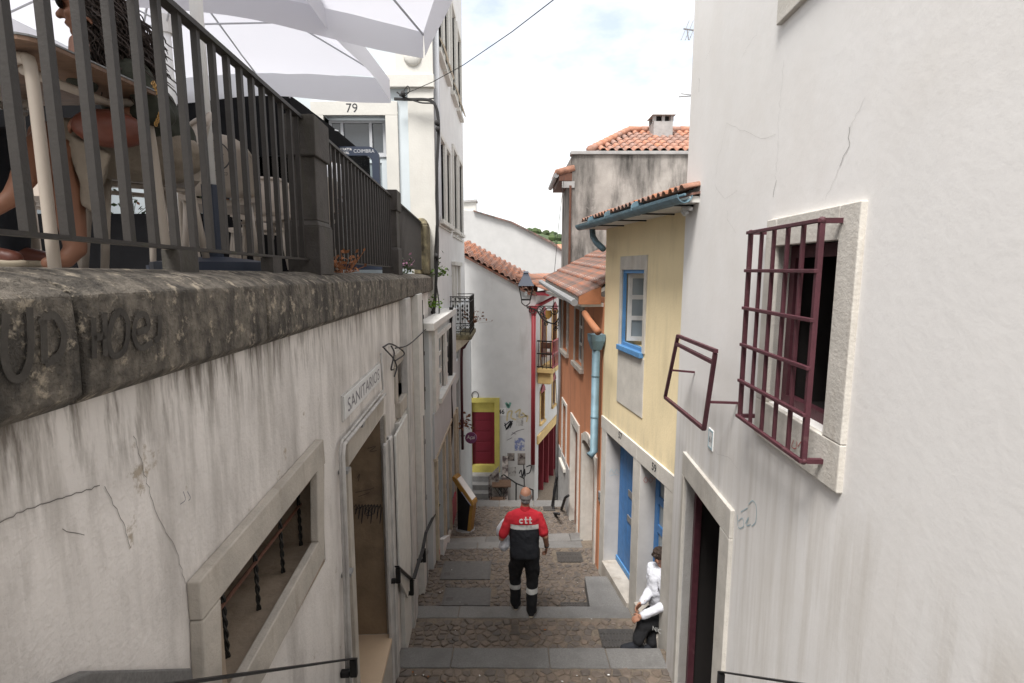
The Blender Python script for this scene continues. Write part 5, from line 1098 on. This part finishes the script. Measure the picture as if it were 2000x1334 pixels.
parasol('black parasol in the shade at the back of the terrace', (-4.25, 8.05), 3.4, 45, 1.98, 2.5, .72, 'black_cloth', 'navy')
# windbreak frame
wbf = Fr(0, 8.2, 1, 0); wb = thing('glass_windbreak', 'navy framed glass windbreak with lettering on the top bar', 'windbreak', (-3.3, 8.2, 0))
x0, x1, zt_, r_ = wbf.q(422, 300)[0], wbf.q(741, 300)[0], wbf.q(700, 287)[1], .16
def rr(x0, x1, z0, z1, r, k=6): 
    return [(x1 - r + r * math.cos(t), z1 - r + r * math.sin(t)) for t in np.linspace(0, math.pi / 2, k)] + [(x0 + r + r * math.cos(t), z1 - r + r * math.sin(t)) for t in np.linspace(math.pi / 2, math.pi, k)] + [(x0, z0), (x1, z0)]
xm = wbf.q(590, 300)[0]
for a, b in ((x0, xm - .02), (xm + .02, x1)):
    O_, I_ = rr(a, b, .0, zt_, r_), rr(a + .11, b - .11, .10, zt_ - .13, r_ * .6); k = len(O_); mb = MB()
    for i in range(k): mb.prism(wbf, [O_[i], O_[(i + 1) % k], I_[(i + 1) % k], I_[i]], -.03, .03)
    mb.build('frame', M['navy'], wb)
    MB().prism(wbf, I_, -.005, .005).build('pane', M['clear'], wb)
text(wbf, 'COIMBRA', wbf.q(712, 293)[0], zt_ - .065, .05, .032, M['panel_grey'], wb)
text(wbf, 'BOA, STRATTA\nE FESTIVAL', wbf.q(670, 293)[0], zt_ - .065, .085, .032, M['letter_white'], wb, width=.28)
def chair(label, loc, face, logo=False):
    t = thing('terrace_chair', label, 'chair', loc, 'beige plastic cafe chairs on the terrace'); f = V((face[0], face[1], 0)).normalized(); s_ = V((-f.y, f.x, 0)); o = V(loc)
    P_ = lambda a, b, z: o + f * a + s_ * b + V((0, 0, z))
    mb = MB(); n_ = 8; vs = []
    for th_k, dz in ((0, .0), (1, -.035)):
        for i in range(n_ + 1):
            for j in range(n_ + 1):
                a, b = -.21 + .43 * i / n_, -.22 + .44 * j / n_
                vs.append(P_(a, b, .455 + dz + .03 * (abs(b) / .22) ** 3 - .02 * (i / n_) ** 3))
    q_ = (n_ + 1) ** 2; fs = []
    for i in range(n_):
        for j in range(n_):
            k = i * (n_ + 1) + j; fs += [(k, k + 1, k + n_ + 2, k + n_ + 1), (q_ + k, q_ + k + n_ + 1, q_ + k + n_ + 2, q_ + k + 1)]
    for i in range(n_):
        for k, d_ in ((i, 1), (i + n_ * (n_ + 1), 1), (i * (n_ + 1), n_ + 1), (i * (n_ + 1) + n_, n_ + 1)): fs.append((k, k + d_, q_ + k + d_, q_ + k))
    mb.add(vs, fs).build('seat', M['plastic'], t, smooth=False)
    vs = []; n2 = 12
    for dz in (0, .022):
        for i in range(7):
            h = i / 6
            for j in range(n2 + 1):
                th = (j / n2 - .5) * 1.9
                rr_ = .25 + dz; vs.append(P_(-.05 - .10 * h - rr_ * math.cos(th) * .75, rr_ * math.sin(th) * 1.02, .47 + .36 * h - .10 * h * (abs(th) / .95) ** 3))
    q_ = 7 * (n2 + 1); fs = []
    for i in range(6):
        for j in range(n2): k = i * (n2 + 1) + j; fs += [(k, k + 1, k + n2 + 2, k + n2 + 1), (q_ + k, q_ + k + n2 + 1, q_ + k + n2 + 2, q_ + k + 1)]
    for j in range(n2):
        for k in (j, 6 * (n2 + 1) + j): fs.append((k, k + 1, q_ + k + 1, q_ + k))
    for i in range(6):
        for k in (i * (n2 + 1), i * (n2 + 1) + n2): fs.append((k, k + n2 + 1, q_ + k + n2 + 1, q_ + k))
    bk = MB().add(vs, fs).build('backrest', M['plastic'], t, smooth=True)
    top = [vs[6 * (n2 + 1) + j] for j in range(n2 + 1)]; MB().tube(top, .016, 6).build('back_rim', M['plastic'], t, smooth=True)
    for a, b in ((.17, .18), (.17, -.18), (-.17, .18), (-.17, -.18)):
        MB().tube([P_(a, b, .44), P_(a * 1.3, b * 1.2, 0.0)], [.020, .017], 8).build('leg', M['plastic'], t, smooth=True)
    for b in (-.18, .18): MB().tube([P_(.18, b * 1.02, .40), P_(-.18, b * 1.02, .40)], .012, 6).build('side_rail', M['plastic'], t)
    if logo:
        ff = Fr(0, 0, 1, 0); ff.o = P_(-.392, 0, 0); ff.d = -s_; ff.n = -f; ff.tx = -s_ if (s_.cross(V((0, 0, 1)))).dot(f) > 0 else s_
        text(ff, 'SUPER\nBOCK', 0, .70, .085, .004, M['letter'], bk, width=.115, bold=.01); text(ff, 'Sabor Autentico', 0, .60, .03, .002, M['letter'], bk, width=.14, shear=.3)
        MB().tube([ff.p(.09 * math.cos(a), .70 + .09 * math.sin(a), .004) for a in np.linspace(0, 2 * math.pi, 25)], .004, 4).build('logo_ring', M['letter'], bk)
chair('beige plastic chair the woman sits on', (-1.90, 2.76, 0), (-.66, -.75))
chair('beige plastic chair with round logo on its back, past the parasol pole', (-2.02, 3.72, 0), (-.45, .9), True)
chair('beige plastic chair beside the first railing post', (-2.15, 4.65, 0), (.3, -1))
chair('beige plastic chair partly hidden by the first railing post', (-2.0, 5.1, 0), (-.9, .3))
chair('beige plastic chair behind the woman, farther into the terrace', (-3.3, 3.6, 0), (.2, -1))
chair('beige plastic chair deep in the shade under the black parasol', (-3.6, 5.7, 0), (.6, -1))
chair('beige plastic chair in front of the planter box', (-2.9, 6.1, 0), (-.4, -1))
chair('beige plastic chair at the left edge of the picture', (-2.55, 2.1, 0), (.9, .2))
def cafe_table(label, cx, cy, w2, d2, rot):
    t = thing('cafe_table', label, 'table', (cx, cy, 0), 'brown cafe tables'); c_, s_ = math.cos(R_(rot)), math.sin(R_(rot))
    pr = []; r = .07
    for (sx, sy, a0) in ((1, 1, 0), (-1, 1, 90), (-1, -1, 180), (1, -1, 270)):
        for k in range(5): a = R_(a0 + 22.5 * k); pr.append((sx * (w2 - r) + r * math.cos(a), sy * (d2 - r) + r * math.sin(a)))
    T_ = lambda x, y, z: V((cx + x * c_ - y * s_, cy + x * s_ + y * c_, z)); k = len(pr)
    MB().add([T_(x, y, .722) for x, y in pr] + [T_(x, y, .735) for x, y in pr], [tuple(range(k)), tuple(range(2 * k - 1, k - 1, -1))] + [(i, (i + 1) % k, k + (i + 1) % k, k + i) for i in range(k)]).build('top', M['wood_table'], t)
    MB().add([T_(x * 1.008, y * 1.008, .736) for x, y in pr] + [T_(x * 1.008, y * 1.008, .742) for x, y in pr], [tuple(range(k)), tuple(range(2 * k - 1, k - 1, -1))] + [(i, (i + 1) % k, k + (i + 1) % k, k + i) for i in range(k)]).build('rim', M['wood_grey'], t)
    for sx in (-1, 1):
        for sy in (-1, 1):
            MB().tube(spline([T_(sx * (w2 - .16), sy * (d2 - .10), .70), T_(sx * (w2 - .10), sy * (d2 - .08), .69), T_(sx * (w2 - .07), sy * (d2 - .07), .62), T_(sx * (w2 - .05), sy * (d2 - .05), 0)], 5), .019, 10).build('leg', M['plastic'], t, smooth=True)
        MB().tube([T_(sx * (w2 - .13), -(d2 - .1), .665), T_(sx * (w2 - .13), d2 - .1, .665)], .016, 8).build('frame_tube', M['plastic'], t, smooth=True)
cafe_table('brown cafe table with beige tube legs in front of the woman', -1.86, 2.11, .36, .33, -3)
cafe_table('brown cafe table farther along behind the railing', -2.5, 4.4, .36, .33, 10)
bg = thing('black_bag', 'black bag lying on the cafe table at the left edge', 'bag', (-2.0, 2.02, .742)); MB().ell((-2.06, 2.10, .80), (.12, .09, .065)).ell((-2.12, 2.13, .83), (.07, .06, .055)).build('bag', M['black'], bg, vox=.012)
pl = thing('planter_box', 'long dark planter box with low plants on the terrace', 'planter', (-3.4, 6.9, -.05)); MB().bx(-8, -2.3, 6.75, 7.15, -.05, .70).build('box', M['black_cloth'], pl, bevel=.01)
for i in range(16): tag(weed((-7.8 + i * .36, 6.95, .70), 40, .08, .10, 'leaf').build('plant', M['leaf' if i % 3 else 'leaf_dry'], pl), kind='stuff')
# ================================================================ PEOPLE
def bands(name, stops, rough=.85):
    m = mat(name, (.5, .5, .5), rough, 0, 5, .3, 22); t = m.node_tree; b = t.nodes['Principled BSDF']; tc = t.nodes.new('ShaderNodeTexCoord'); sx = t.nodes.new('ShaderNodeSeparateXYZ'); t.links.new(tc.outputs['Object'], sx.inputs[0])
    cur = None
    for i, (z, col) in enumerate(stops):
        if i == 0: cur = col; continue
        g = t.nodes.new('ShaderNodeMath'); g.operation = 'GREATER_THAN'; g.inputs[1].default_value = z; t.links.new(sx.outputs['Z'], g.inputs[0])
        x = t.nodes.new('ShaderNodeMix'); x.data_type = 'RGBA'; t.links.new(g.outputs[0], x.inputs[0])
        if isinstance(cur, tuple): x.inputs[6].default_value = (*cur, 1)
        else: t.links.new(cur, x.inputs[6])
        x.inputs[7].default_value = (*col, 1); cur = x.outputs[2]
    t.links.new(cur, b.inputs['Base Color']); return m
def basis(f, up):
    f = V(f).normalized(); up = V(up); s_ = f.cross(up).normalized(); up = s_.cross(f).normalized(); return Matrix((s_, f, up)).transposed(), s_, f, up
def head(mb, c, f, up=(0, 0, 1)):
    X, s_, f, up = basis(f, up); c = V(c)
    mb.ell(c + up * .025 - f * .012, (.074, .094, .092), X, 16, 12); mb.ell(c + f * .028 - up * .035, (.058, .062, .075), X); mb.ell(c + f * .05 - up * .088, (.034, .032, .026), X)
    mb.limb([c + f * .088 + up * .008, c + f * .108 - up * .026], [.009, .015], 8); mb.ell(c + f * .082 - up * .058, (.026, .012, .011), X); mb.ell(c + f * .075 + up * .025, (.055, .02, .012), X)
    for q in (-1, 1): mb.ell(c + s_ * .074 * q - up * .012 - f * .01, (.011, .020, .033), X); mb.ell(c + s_ * .035 * q + f * .062 - up * .03, (.024, .02, .02), X)
def hand(mb, w_, d, nrm, th, curl=.5, k=1.0):
    d = V(d).normalized(); th = V(th); th = (th - d * th.dot(d)).normalized(); nrm = d.cross(th) if d.cross(th).dot(V(nrm)) > 0 else -d.cross(th); w_ = V(w_)
    mb.limb([w_ - d * .03, w_ + d * .01], [.026 * k, .024 * k]); X = Matrix((th, d, nrm)).transposed(); mb.ell(w_ + d * .048 * k, (.041 * k, .052 * k, .016 * k), X)
    for i, (o_, l_) in enumerate(((.030, .068), (.010, .078), (-.010, .072), (-.029, .056))):
        p = w_ + d * (.088 - abs(i - 1.3) * .004) * k + th * o_ * k; pts = [p - d * .03 * k, p]; a = curl * .7
        for j, fr_ in enumerate((.45, .32, .23)):
            dd = d * math.cos(a) + nrm * math.sin(a); p = p + dd * l_ * fr_ * k; pts.append(p); a += curl
        mb.limb(pts, [.0095 * k, .0095 * k, .009 * k, .0085 * k, .0078 * k], 8)
    p = w_ + d * .025 * k + th * .036 * k; q = p + (th * .65 + d * .7 + nrm * .25) * .035 * k; mb.limb([w_ + d * .015 * k + th * .015 * k, p, q, q + (d * .9 + nrm * .35) * .03 * k], [.014 * k, .013 * k, .0105 * k, .009 * k], 8)
def shoe(par, an, d, m='black', sole='shoe_sole', k=1, tilt=0):
    d = V((d[0], d[1], 0)).normalized(); X, s_, f, up = basis(d + V((0, 0, tilt)), (0, 0, 1)); a = V(an)
    so = MB().ell(a + f * .055 - up * .072, (.045 * k, .135 * k, .022), X, 14, 8).build('sole', M[sole], par, smooth=True)
    MB().limb([a + up * .02, a - up * .03], [.043 * k, .045 * k]).limb([a - f * .03 - up * .045, a + f * .06 * k - up * .045, a + f * .14 * k - up * .055], [.042 * k, .043 * k, .034 * k]).build('shoe', M[m], par, vox=.009)
# ---------------------------------------------------------------- postman (seen from behind, walking down)
pz = -4.60; px_ = .135; py = 6.50
pm = thing('person', 'man in red and black vest walking down the steps with parcels', 'person', (px_, py, pz))
H = lambda x, y, z: V((px_ + x, py + y, pz + z))
sk = MB(); hc_ = H(.045, .07, 1.655); head(sk, hc_, (.0, 1, -.10)); sk.limb([H(.035, .03, 1.43), H(.04, .045, 1.57)], [.062, .058])
shR, elR, wrR = H(.215, .02, 1.395), H(.300, -.05, 1.15), H(.325, .04, .975); shL, elL, wrL = H(-.155, .02, 1.395), H(-.270, -.05, 1.13), H(-.25, .18, 1.03)
sk.limb([H(.035, .03, 1.43), shR], [.05, .05]); sk.limb([H(.035, .03, 1.43), shL], [.05, .05]); sk.limb([shR, elR, wrR], [.05, .043, .030]); sk.limb([shL, elL, wrL], [.05, .043, .030])
hand(sk, wrR + V((.003, .02, -.03)), (-.05, .3, -1), (-1, .2, 0), (0, 1, .2), .55); hand(sk, wrL + V((.02, .02, 0)), (.8, .5, -.1), (0, -.4, 1), (.2, .2, 1), .5)
sk.build('body', M['skin'], pm, vox=.006)
hr = MB(); X, s_, f_, u_ = basis((0, 1, -.1), (0, 0, 1))
hr.ell(hc_ - u_ * .012 - f_ * .022, (.080, .092, .050), X, 16, 10).ell(hc_ - u_ * .055 - f_ * .05, (.062, .055, .045), X).ell(hc_ + u_ * .02 - f_ * .02, (.081, .088, .035), X, 16, 10); hr.build('hair', M['hair_grey'], pm, vox=.008)
vm = bands('vest_cloth', [(-99, (.022, .024, .030)), (pz + 1.265, (.62, .62, .60)), (pz + 1.325, (.54, .022, .038))])
vt = MB()
vt.rings([(H(.03, cy_, z), rx, ry) for z, rx, ry, cy_ in ((.86, .188, .125, .0), (.875, .196, .132, .0), (.95, .193, .128, .0), (1.05, .190, .122, .005), (1.15, .198, .122, .01), (1.25, .210, .122, .015), (1.34, .216, .118, .02), (1.40, .212, .105, .022), (1.445, .185, .085, .025), (1.475, .13, .07, .028), (1.49, .08, .055, .03))], 28)
vt.build('vest', vm, pm, vox=.011, fold=.022)
for sh, el in ((shR, elR), (shL, elL)): MB().limb([sh, sh.lerp(el, .45), sh.lerp(el, .80)], [.062, .066, .068]).build('sleeve', M['cloth_red'], pm, vox=.011, fold=.022)
MB().limb([H(.035, .03, 1.47), H(.037, .035, 1.50)], [.072, .068]).build('collar', M['cloth_red'], pm, vox=.01)
tm = bands('trouser_cloth', [(-99, (.013, .013, .015)), (pz + .335, (.62, .62, .60)), (pz + .405, (.013, .013, .015))])
hipR, knR, anR = H(.125, .0, .88), H(.135, .03, .50), H(.125, -.03, .10); hipL, knL, anL = H(-.05, .0, .88), H(-.095, .10, .50), H(-.085, .13, .10)
tr_ = MB().limb([hipR + V((0, 0, .06)), hipR, knR, anR], [.11, .112, .082, .072]).limb([hipL + V((0, 0, .06)), hipL, knL, anL], [.11, .112, .082, .072]).ell(H(.035, 0, .90), (.185, .122, .10)); tr_.build('trousers', tm, pm, vox=.011, fold=.022)
for q, p in ((1, hipR.lerp(knR, .62) + V((.085, 0, 0))), (-1, hipL.lerp(knL, .62) + V((-.085, 0, 0)))): MB().ell(p, (.022, .07, .09)).build('cargo_pocket', M['cloth_black'], pm, vox=.012)
shoe(pm, anR + V((0, .0, 0)), (.1, 1), 'black', 'shoe_sole', 1.0, -.18); shoe(pm, anL + V((0, 0, .0)), (-.12, 1), 'black', 'shoe_sole', 1.0)
bf = Fr(0, 0, 1, 0); bf.o = V((px_ + .03, py - .105, 0)); lz = pz + 1.36; mbl = MB()
A_ = [(-.045 + .030 * math.cos(t), lz + .032 + .032 * math.sin(t)) for t in np.linspace(.75, 2 * math.pi - .75, 12)]; I_ = [(-.045 + .014 * math.cos(t), lz + .032 + .015 * math.sin(t)) for t in np.linspace(.75, 2 * math.pi - .75, 12)]
for i in range(11): mbl.prism(bf, [A_[i], A_[i + 1], I_[i + 1], I_[i]], .010, .016)
for x in (.012, .068): mbl.prism(bf, [(x - .009, lz + .09), (x - .009, lz), (x + .022, lz), (x + .022, lz + .016), (x + .008, lz + .016), (x + .008, lz + .09)], .010, .016); mbl.box(bf, x - .022, x + .024, .0165, .018, lz + .05, lz + .066)
mbl.build('vest_logo', M['letter_white'], pm)
MB().tube([wrR + V((0, -.012, .012)), wrR + V((0, .012, -.012))], .034, 12).build('wristwatch', M['black'], pm)
pc = thing('parcels', 'white plastic parcels under the left arm of the walking man', 'parcel', H(-.20, .12, 1.0))
Xp = Matrix.Rotation(R_(25), 3, 'Y') @ Matrix.Rotation(R_(20), 3, 'X'); MB().ell(H(-.265, .10, 1.20), (.06, .10, .15), Xp, 12, 8).ell(H(-.235, .05, 1.0), (.075, .12, .10), Xp, 12, 8).build('parcel', M['cloth_white'], pc, vox=.013, fold=.03)
# ---------------------------------------------------------------- boy sitting on the step
by = thing('person', 'boy in white sweatshirt sitting hunched on the doorstep', 'person', (1.75, 6.0, -4.5))
B_ = lambda u, v, y: aty(u, v, y)
hc_ = B_(1290, 1089, 5.98); sk = MB(); hf = V((-.35, .75, -.35)); head(sk, hc_, hf, (-.2, 0, 1)); nk = V((1.83, 6.0, hc_.z - .17)); sk.limb([nk, hc_ - V((-.01, 0, .06))], [.048, .046])
wr1, wr2 = B_(1254, 1177, 5.82), B_(1251, 1204, 5.62)
for s_, e_, w_ in ((V((1.76, 6.12, hc_.z - .22)), B_(1274, 1150, 5.96), wr1), (V((1.82, 5.84, hc_.z - .23)), B_(1303, 1182, 5.68), wr2)): sk.limb([nk, s_, e_, w_], [.04, .045, .04, .028])
hand(sk, wr1, (-.7, -.1, -.65), (-.2, -1, .1), (-.3, -.4, .8), .6, .95); hand(sk, wr2, (-.75, .1, -.5), (0, -.6, -.6), (-.2, .8, .5), .7, .95); sk.build('body', M['skin'], by, vox=.006)
hr = MB(); X, s_, f_, u_ = basis(hf, (-.2, 0, 1)); hr.ell(hc_ + u_ * .040 - f_ * .018, (.081, .098, .083), X, 14, 10); rs = random.Random(2)
for i in range(70):
    a, b = rs.uniform(0, 6.28), rs.uniform(.0, 1.5); d = X @ V((math.cos(a) * math.sin(b) * .082, math.sin(a) * math.sin(b) * .10 - .015, math.cos(b) * .088 + .035)); hr.ell(hc_ + d, (.02, .016, .014), None, 6, 4)
hr.build('hair', M['hair_brown'], by, vox=.006)
sh1, sh2 = V((1.76, 6.12, hc_.z - .22)), V((1.82, 5.84, hc_.z - .23)); pel = V((1.85, 5.98, -4.20))
tp = MB(); tp.limb([pel + V((0, 0, .08)), V((1.81, 5.97, hc_.z - .40)), V((1.78, 5.98, hc_.z - .26))], [.15, .16, .125]); tp.limb([sh1, sh2], [.075, .075])
el1, el2 = B_(1274, 1150, 5.96), B_(1303, 1182, 5.68)
tp.limb([sh1, el1, wr1 + (el1 - wr1) * .1], [.078, .068, .045]); tp.limb([sh2, el2, wr2 + (el2 - wr2) * .1], [.078, .07, .045]); tp.limb([nk - V((0, 0, .02)), nk + V((0, 0, .04))], [.07, .062]); tp.build('sweatshirt', M['cloth_white'], by, vox=.011, fold=.03)
for e_, w_ in ((el1, wr1), (el2, wr2)): d = (w_ - e_).normalized(); MB().tube([w_ - d * .05, w_ - d * .005], .040, 12).build('cuff', M['cloth_white'], by, smooth=True)
kn1, kn2 = B_(1266, 1200, 5.92), B_(1257, 1221, 5.70); an1, an2 = B_(1273, 1256, 5.70), B_(1244, 1256, 5.64)
MB().limb([pel + V((0, .08, 0)), kn1, an1], [.11, .082, .06]).limb([pel - V((0, .08, 0)), kn2, an2 + V((.01, 0, .04))], [.11, .09, .066]).ell(pel, (.13, .18, .11)).build('trousers', M['cloth_black'], by, vox=.011, fold=.022)
shoe(by, an1, (-.9, -.4), 'cloth_navy', 'black', 1.0); shoe(by, an2, (-1, -.05), 'cloth_navy', 'black', 1.15)
for an in (an1, an2):
    mb = MB()
    for i in range(4): p = an + V((-.05 - .02 * i, 0, -.012 - .006 * i)); mb.tube([p + V((0, -.04, -.01)), p + V((0, 0, .006)), p + V((0, .04, -.01))], .004, 5)
    mb.build('laces', M['reflective'], by)
lf_ = Fr(0, 0, 1, 0); dk = (kn2 - pel).normalized(); lf_.o = B_(1283, 1230, 5.57); lf_.tx = V((.9, 0, -.42)).normalized()
text(lf_, 'NIC', 0, 0, .055, .0, M['reflective'], by, 'print', width=.11)
lf_.o = B_(1290, 1150, 5.80); lf_.tx = V((.8, -.2, .5)).normalized(); text(lf_, 'JB', 0, 0, .045, .0, M['letter'], by, 'print', width=.1)
# ---------------------------------------------------------------- woman at the table
wm = thing('person', 'woman with sunglasses and dark curly hair resting her chin on her hand', 'person', (-1.75, 2.6, 0))
hc_ = aty(176, 22, 2.36); hf = V((-.93, -.36, -.05)); sk = MB(); head(sk, hc_, hf, (0, 0, 1)); sk.limb([aty(205, 100, 2.42), hc_ - V((-.03, -.02, .07))], [.055, .05])
elr, wrr = aty(160, 155, 2.16), aty(152, 84, 2.24); ell_, wrl = aty(312, 225, 2.36), aty(205, 228, 2.26)
nb_ = aty(205, 100, 2.42); sk.limb([nb_, aty(215, 128, 2.62), elr], [.04, .045, .045]); sk.limb([nb_, aty(262, 150, 2.34), ell_], [.04, .045, .043]); sk.limb([nb_, aty(318, 300, 2.6)], [.05, .09]); sk.limb([elr, wrr], [.045, .03]); hand(sk, wrr, (-.05, .25, 1), (.6, .8, 0), (-.5, .6, .2), 1.0); sk.limb([ell_, wrl], [.043, .03]); hand(sk, wrl, (-1, -.3, -.15), (0, 0, -1), (.1, .9, .2), .5)
kn1, an1 = aty(118, 300, 2.26), aty(148, 486, 2.22); kn2 = aty(92, 268, 2.30); an2 = aty(44, 352, 2.08); hp_ = aty(318, 300, 2.6)
sk.limb([hp_, kn1, kn1.lerp(an1, .4), an1], [.085, .065, .062, .040]); sk.limb([hp_, kn2, kn2.lerp(an2, .4), an2], [.085, .065, .062, .040])
for an, d in ((an1, V((-.35, -.8, 0))), (an2, V((-.5, -.6, -.5)))): d.normalize(); sk.limb([an, an + d * .04 - V((0, 0, .045)), an + d * .10 - V((0, 0, .06))], [.038, .034, .026])
sk.build('body', M['skin_tan'], wm, vox=.006)
hr = MB(); X, s_, f_, u_ = basis(hf, (0, 0, 1)); rs = random.Random(9); hr.ell(hc_ + u_ * .035 - f_ * .03, (.085, .092, .09), X).ell(hc_ - u_ * .06 - f_ * .07, (.085, .06, .10), X)
for i in range(620):
    a = rs.uniform(-2.0, 2.0); q = X @ V((math.sin(a) * .088, -math.cos(a) * .088 - .02, rs.uniform(-.05, .09))); pts = []
    ln = rs.uniform(.14, .34); ph = rs.uniform(0, 6)
    rr_ = rs.uniform(.004, .014); sx_, sy_ = rs.gauss(0, .035), rs.gauss(0, .035)
    for k in range(15): t_ = k / 14; pts.append(hc_ + q * (1 + .35 * t_) + V((rr_ * math.cos(ph + t_ * 17) + sx_ * t_, rr_ * math.sin(ph + t_ * 17) + sy_ * t_, -ln * t_)) + V((.06, .04, 0)) * t_)
    hr.tube(pts, [.0034] * 14 + [.001], 3)
hr.build('hair', M['hair_dark'], wm, smooth=True)
sg_ = MB()
for q in (-1, 1): sg_.ell(hc_ + s_ * .034 * q + f_ * .092 + u_ * .012, (.031, .010, .024), X, 12, 8); sg_.tube([hc_ + s_ * .064 * q + f_ * .085 + u_ * .018, hc_ + s_ * .079 * q - f_ * .01 + u_ * .012], .004, 5)
sg_.tube([hc_ + s_ * .01 + f_ * .10 + u_ * .018, hc_ - s_ * .01 + f_ * .10 + u_ * .018], .004, 5); sg_.build('sunglasses', M['black'], wm, smooth=True)
tp = MB(); tp.limb([hp_ + V((0, 0, .04)), aty(275, 215, 2.52), aty(232, 150, 2.46)], [.155, .15, .12]); s1, s2 = aty(215, 128, 2.62), aty(262, 150, 2.34); tp.limb([s1, s2], [.07, .07])
tp.limb([s1, s1.lerp(elr, .6), elr], [.065, .06, .052]); tp.limb([s2, ell_, ell_.lerp(wrl, .35)], [.068, .058, .05]); tp.build('top', M['cloth_green'], wm, vox=.011, fold=.022)
sk_ = MB(); sk_.limb([hp_, hp_.lerp(kn1, .8)], [.15, .095]); sk_.limb([hp_, hp_.lerp(kn2, .85)], [.15, .095]); sk_.ell(hp_, (.18, .18, .12))
sk_.hexa([aty(u, v, y) for y in (2.22, 2.30) for u, v in ((138, 262), (215, 300), (188, 418), (160, 400))]); sk_.build('skirt', M['cloth_beige'], wm, vox=.012, fold=.03)
mb = MB()
for k in range(26): t_ = k / 25; p = aty(305, 165, 2.28).lerp(aty(308, 245, 2.26), t_) + V((.03 * math.sin(3 * t_), -.02, 0)); mb.tube([p + V((.006 * math.cos(a), .003 if k % 2 else .006 * math.sin(a), .009 * math.sin(a))) for a in np.linspace(0, 6.28, 7)], .002, 4)
hb = thing('handbag', 'brown leather handbag with gold chain on the woman lap', 'handbag', aty(215, 275, 2.2)); MB().ell(aty(215, 252, 2.22), (.13, .08, .075), Matrix.Rotation(R_(30), 3, 'Z'), 14, 8).build('bag', M['leather'], hb, vox=.012); mb.build('chain', M['gold'], hb)
# ---------------------------------------------------------------- companion at the left edge and guest behind the railing
def simple_person(label, o, f, top, bot, seated, hair):
    t = thing('person', label, 'person', o); f = V((f[0], f[1], 0)).normalized(); s_ = V((-f.y, f.x, 0)); o = V(o); P_ = lambda a, b, z: o + f * a + s_ * b + V((0, 0, z)); hz_ = .50 if seated else .92; b0 = hz_
    sk = MB(); h_ = P_(.05, 0, b0 + .72); head(sk, h_, f); sk.limb([P_(0, 0, b0 + .50), h_ - V((0, 0, .07))], [.055, .05])
    tp = MB().limb([P_(0, 0, b0 + .05), P_(-.02, 0, b0 + .25), P_(0, 0, b0 + .43)], [.15, .15, .135]).limb([P_(0, -.17, b0 + .46), P_(0, .17, b0 + .46)], [.07, .07]); bt = MB().ell(P_(0, 0, b0), (.17, .17, .12))
    for q in (-1, 1):
        el, wr = P_(.06, .25 * q, b0 + .2), P_(.30, .14 * q, b0 + .12); sk.limb([P_(0, .2 * q, b0 + .45), el, wr], [.048, .042, .03]); hand(sk, wr, f * .9 + V((0, 0, -.3)), (0, 0, -1), s_ * -q, .5); tp.limb([P_(0, .19 * q, b0 + .46), P_(.04, .235 * q, b0 + .28)], [.068, .062])
        kn, an = (P_(.45, .10 * q, .52), P_(.43, .10 * q, .1)) if seated else (P_(.02, .10 * q, .5), P_(0, .10 * q, .1)); bt.limb([P_(0, .09 * q, b0), kn], [.105, .075]); sk.limb([kn, an], [.055, .038]); shoe(t, an, f, 'leather', 'shoe_sole', .95)
        bt.limb([kn, an], [.075, .06])
    sk.build('body', M['skin'], t, vox=.008); tp.build('shirt', M[top], t, vox=.013); bt.build('trousers', M[bot], t, vox=.013)
    MB().ell(h_ + V((0, 0, .04)) - f * .02, (.084, .084, .085)).ell(h_ - f * .05, (.07, .07, .07)).build('hair', M[hair], t, vox=.012)
simple_person('person in dark clothes seated at the left edge of the terrace', (-2.55, 2.12, 0), (.95, .15), 'cloth_black', 'cloth_navy', True, 'hair_dark')
simple_person('person in white shirt standing behind the second railing section', (-2.42, 7.2, -.07), (-.6, -.8), 'cloth_white', 'cloth_navy', False, 'hair_brown')
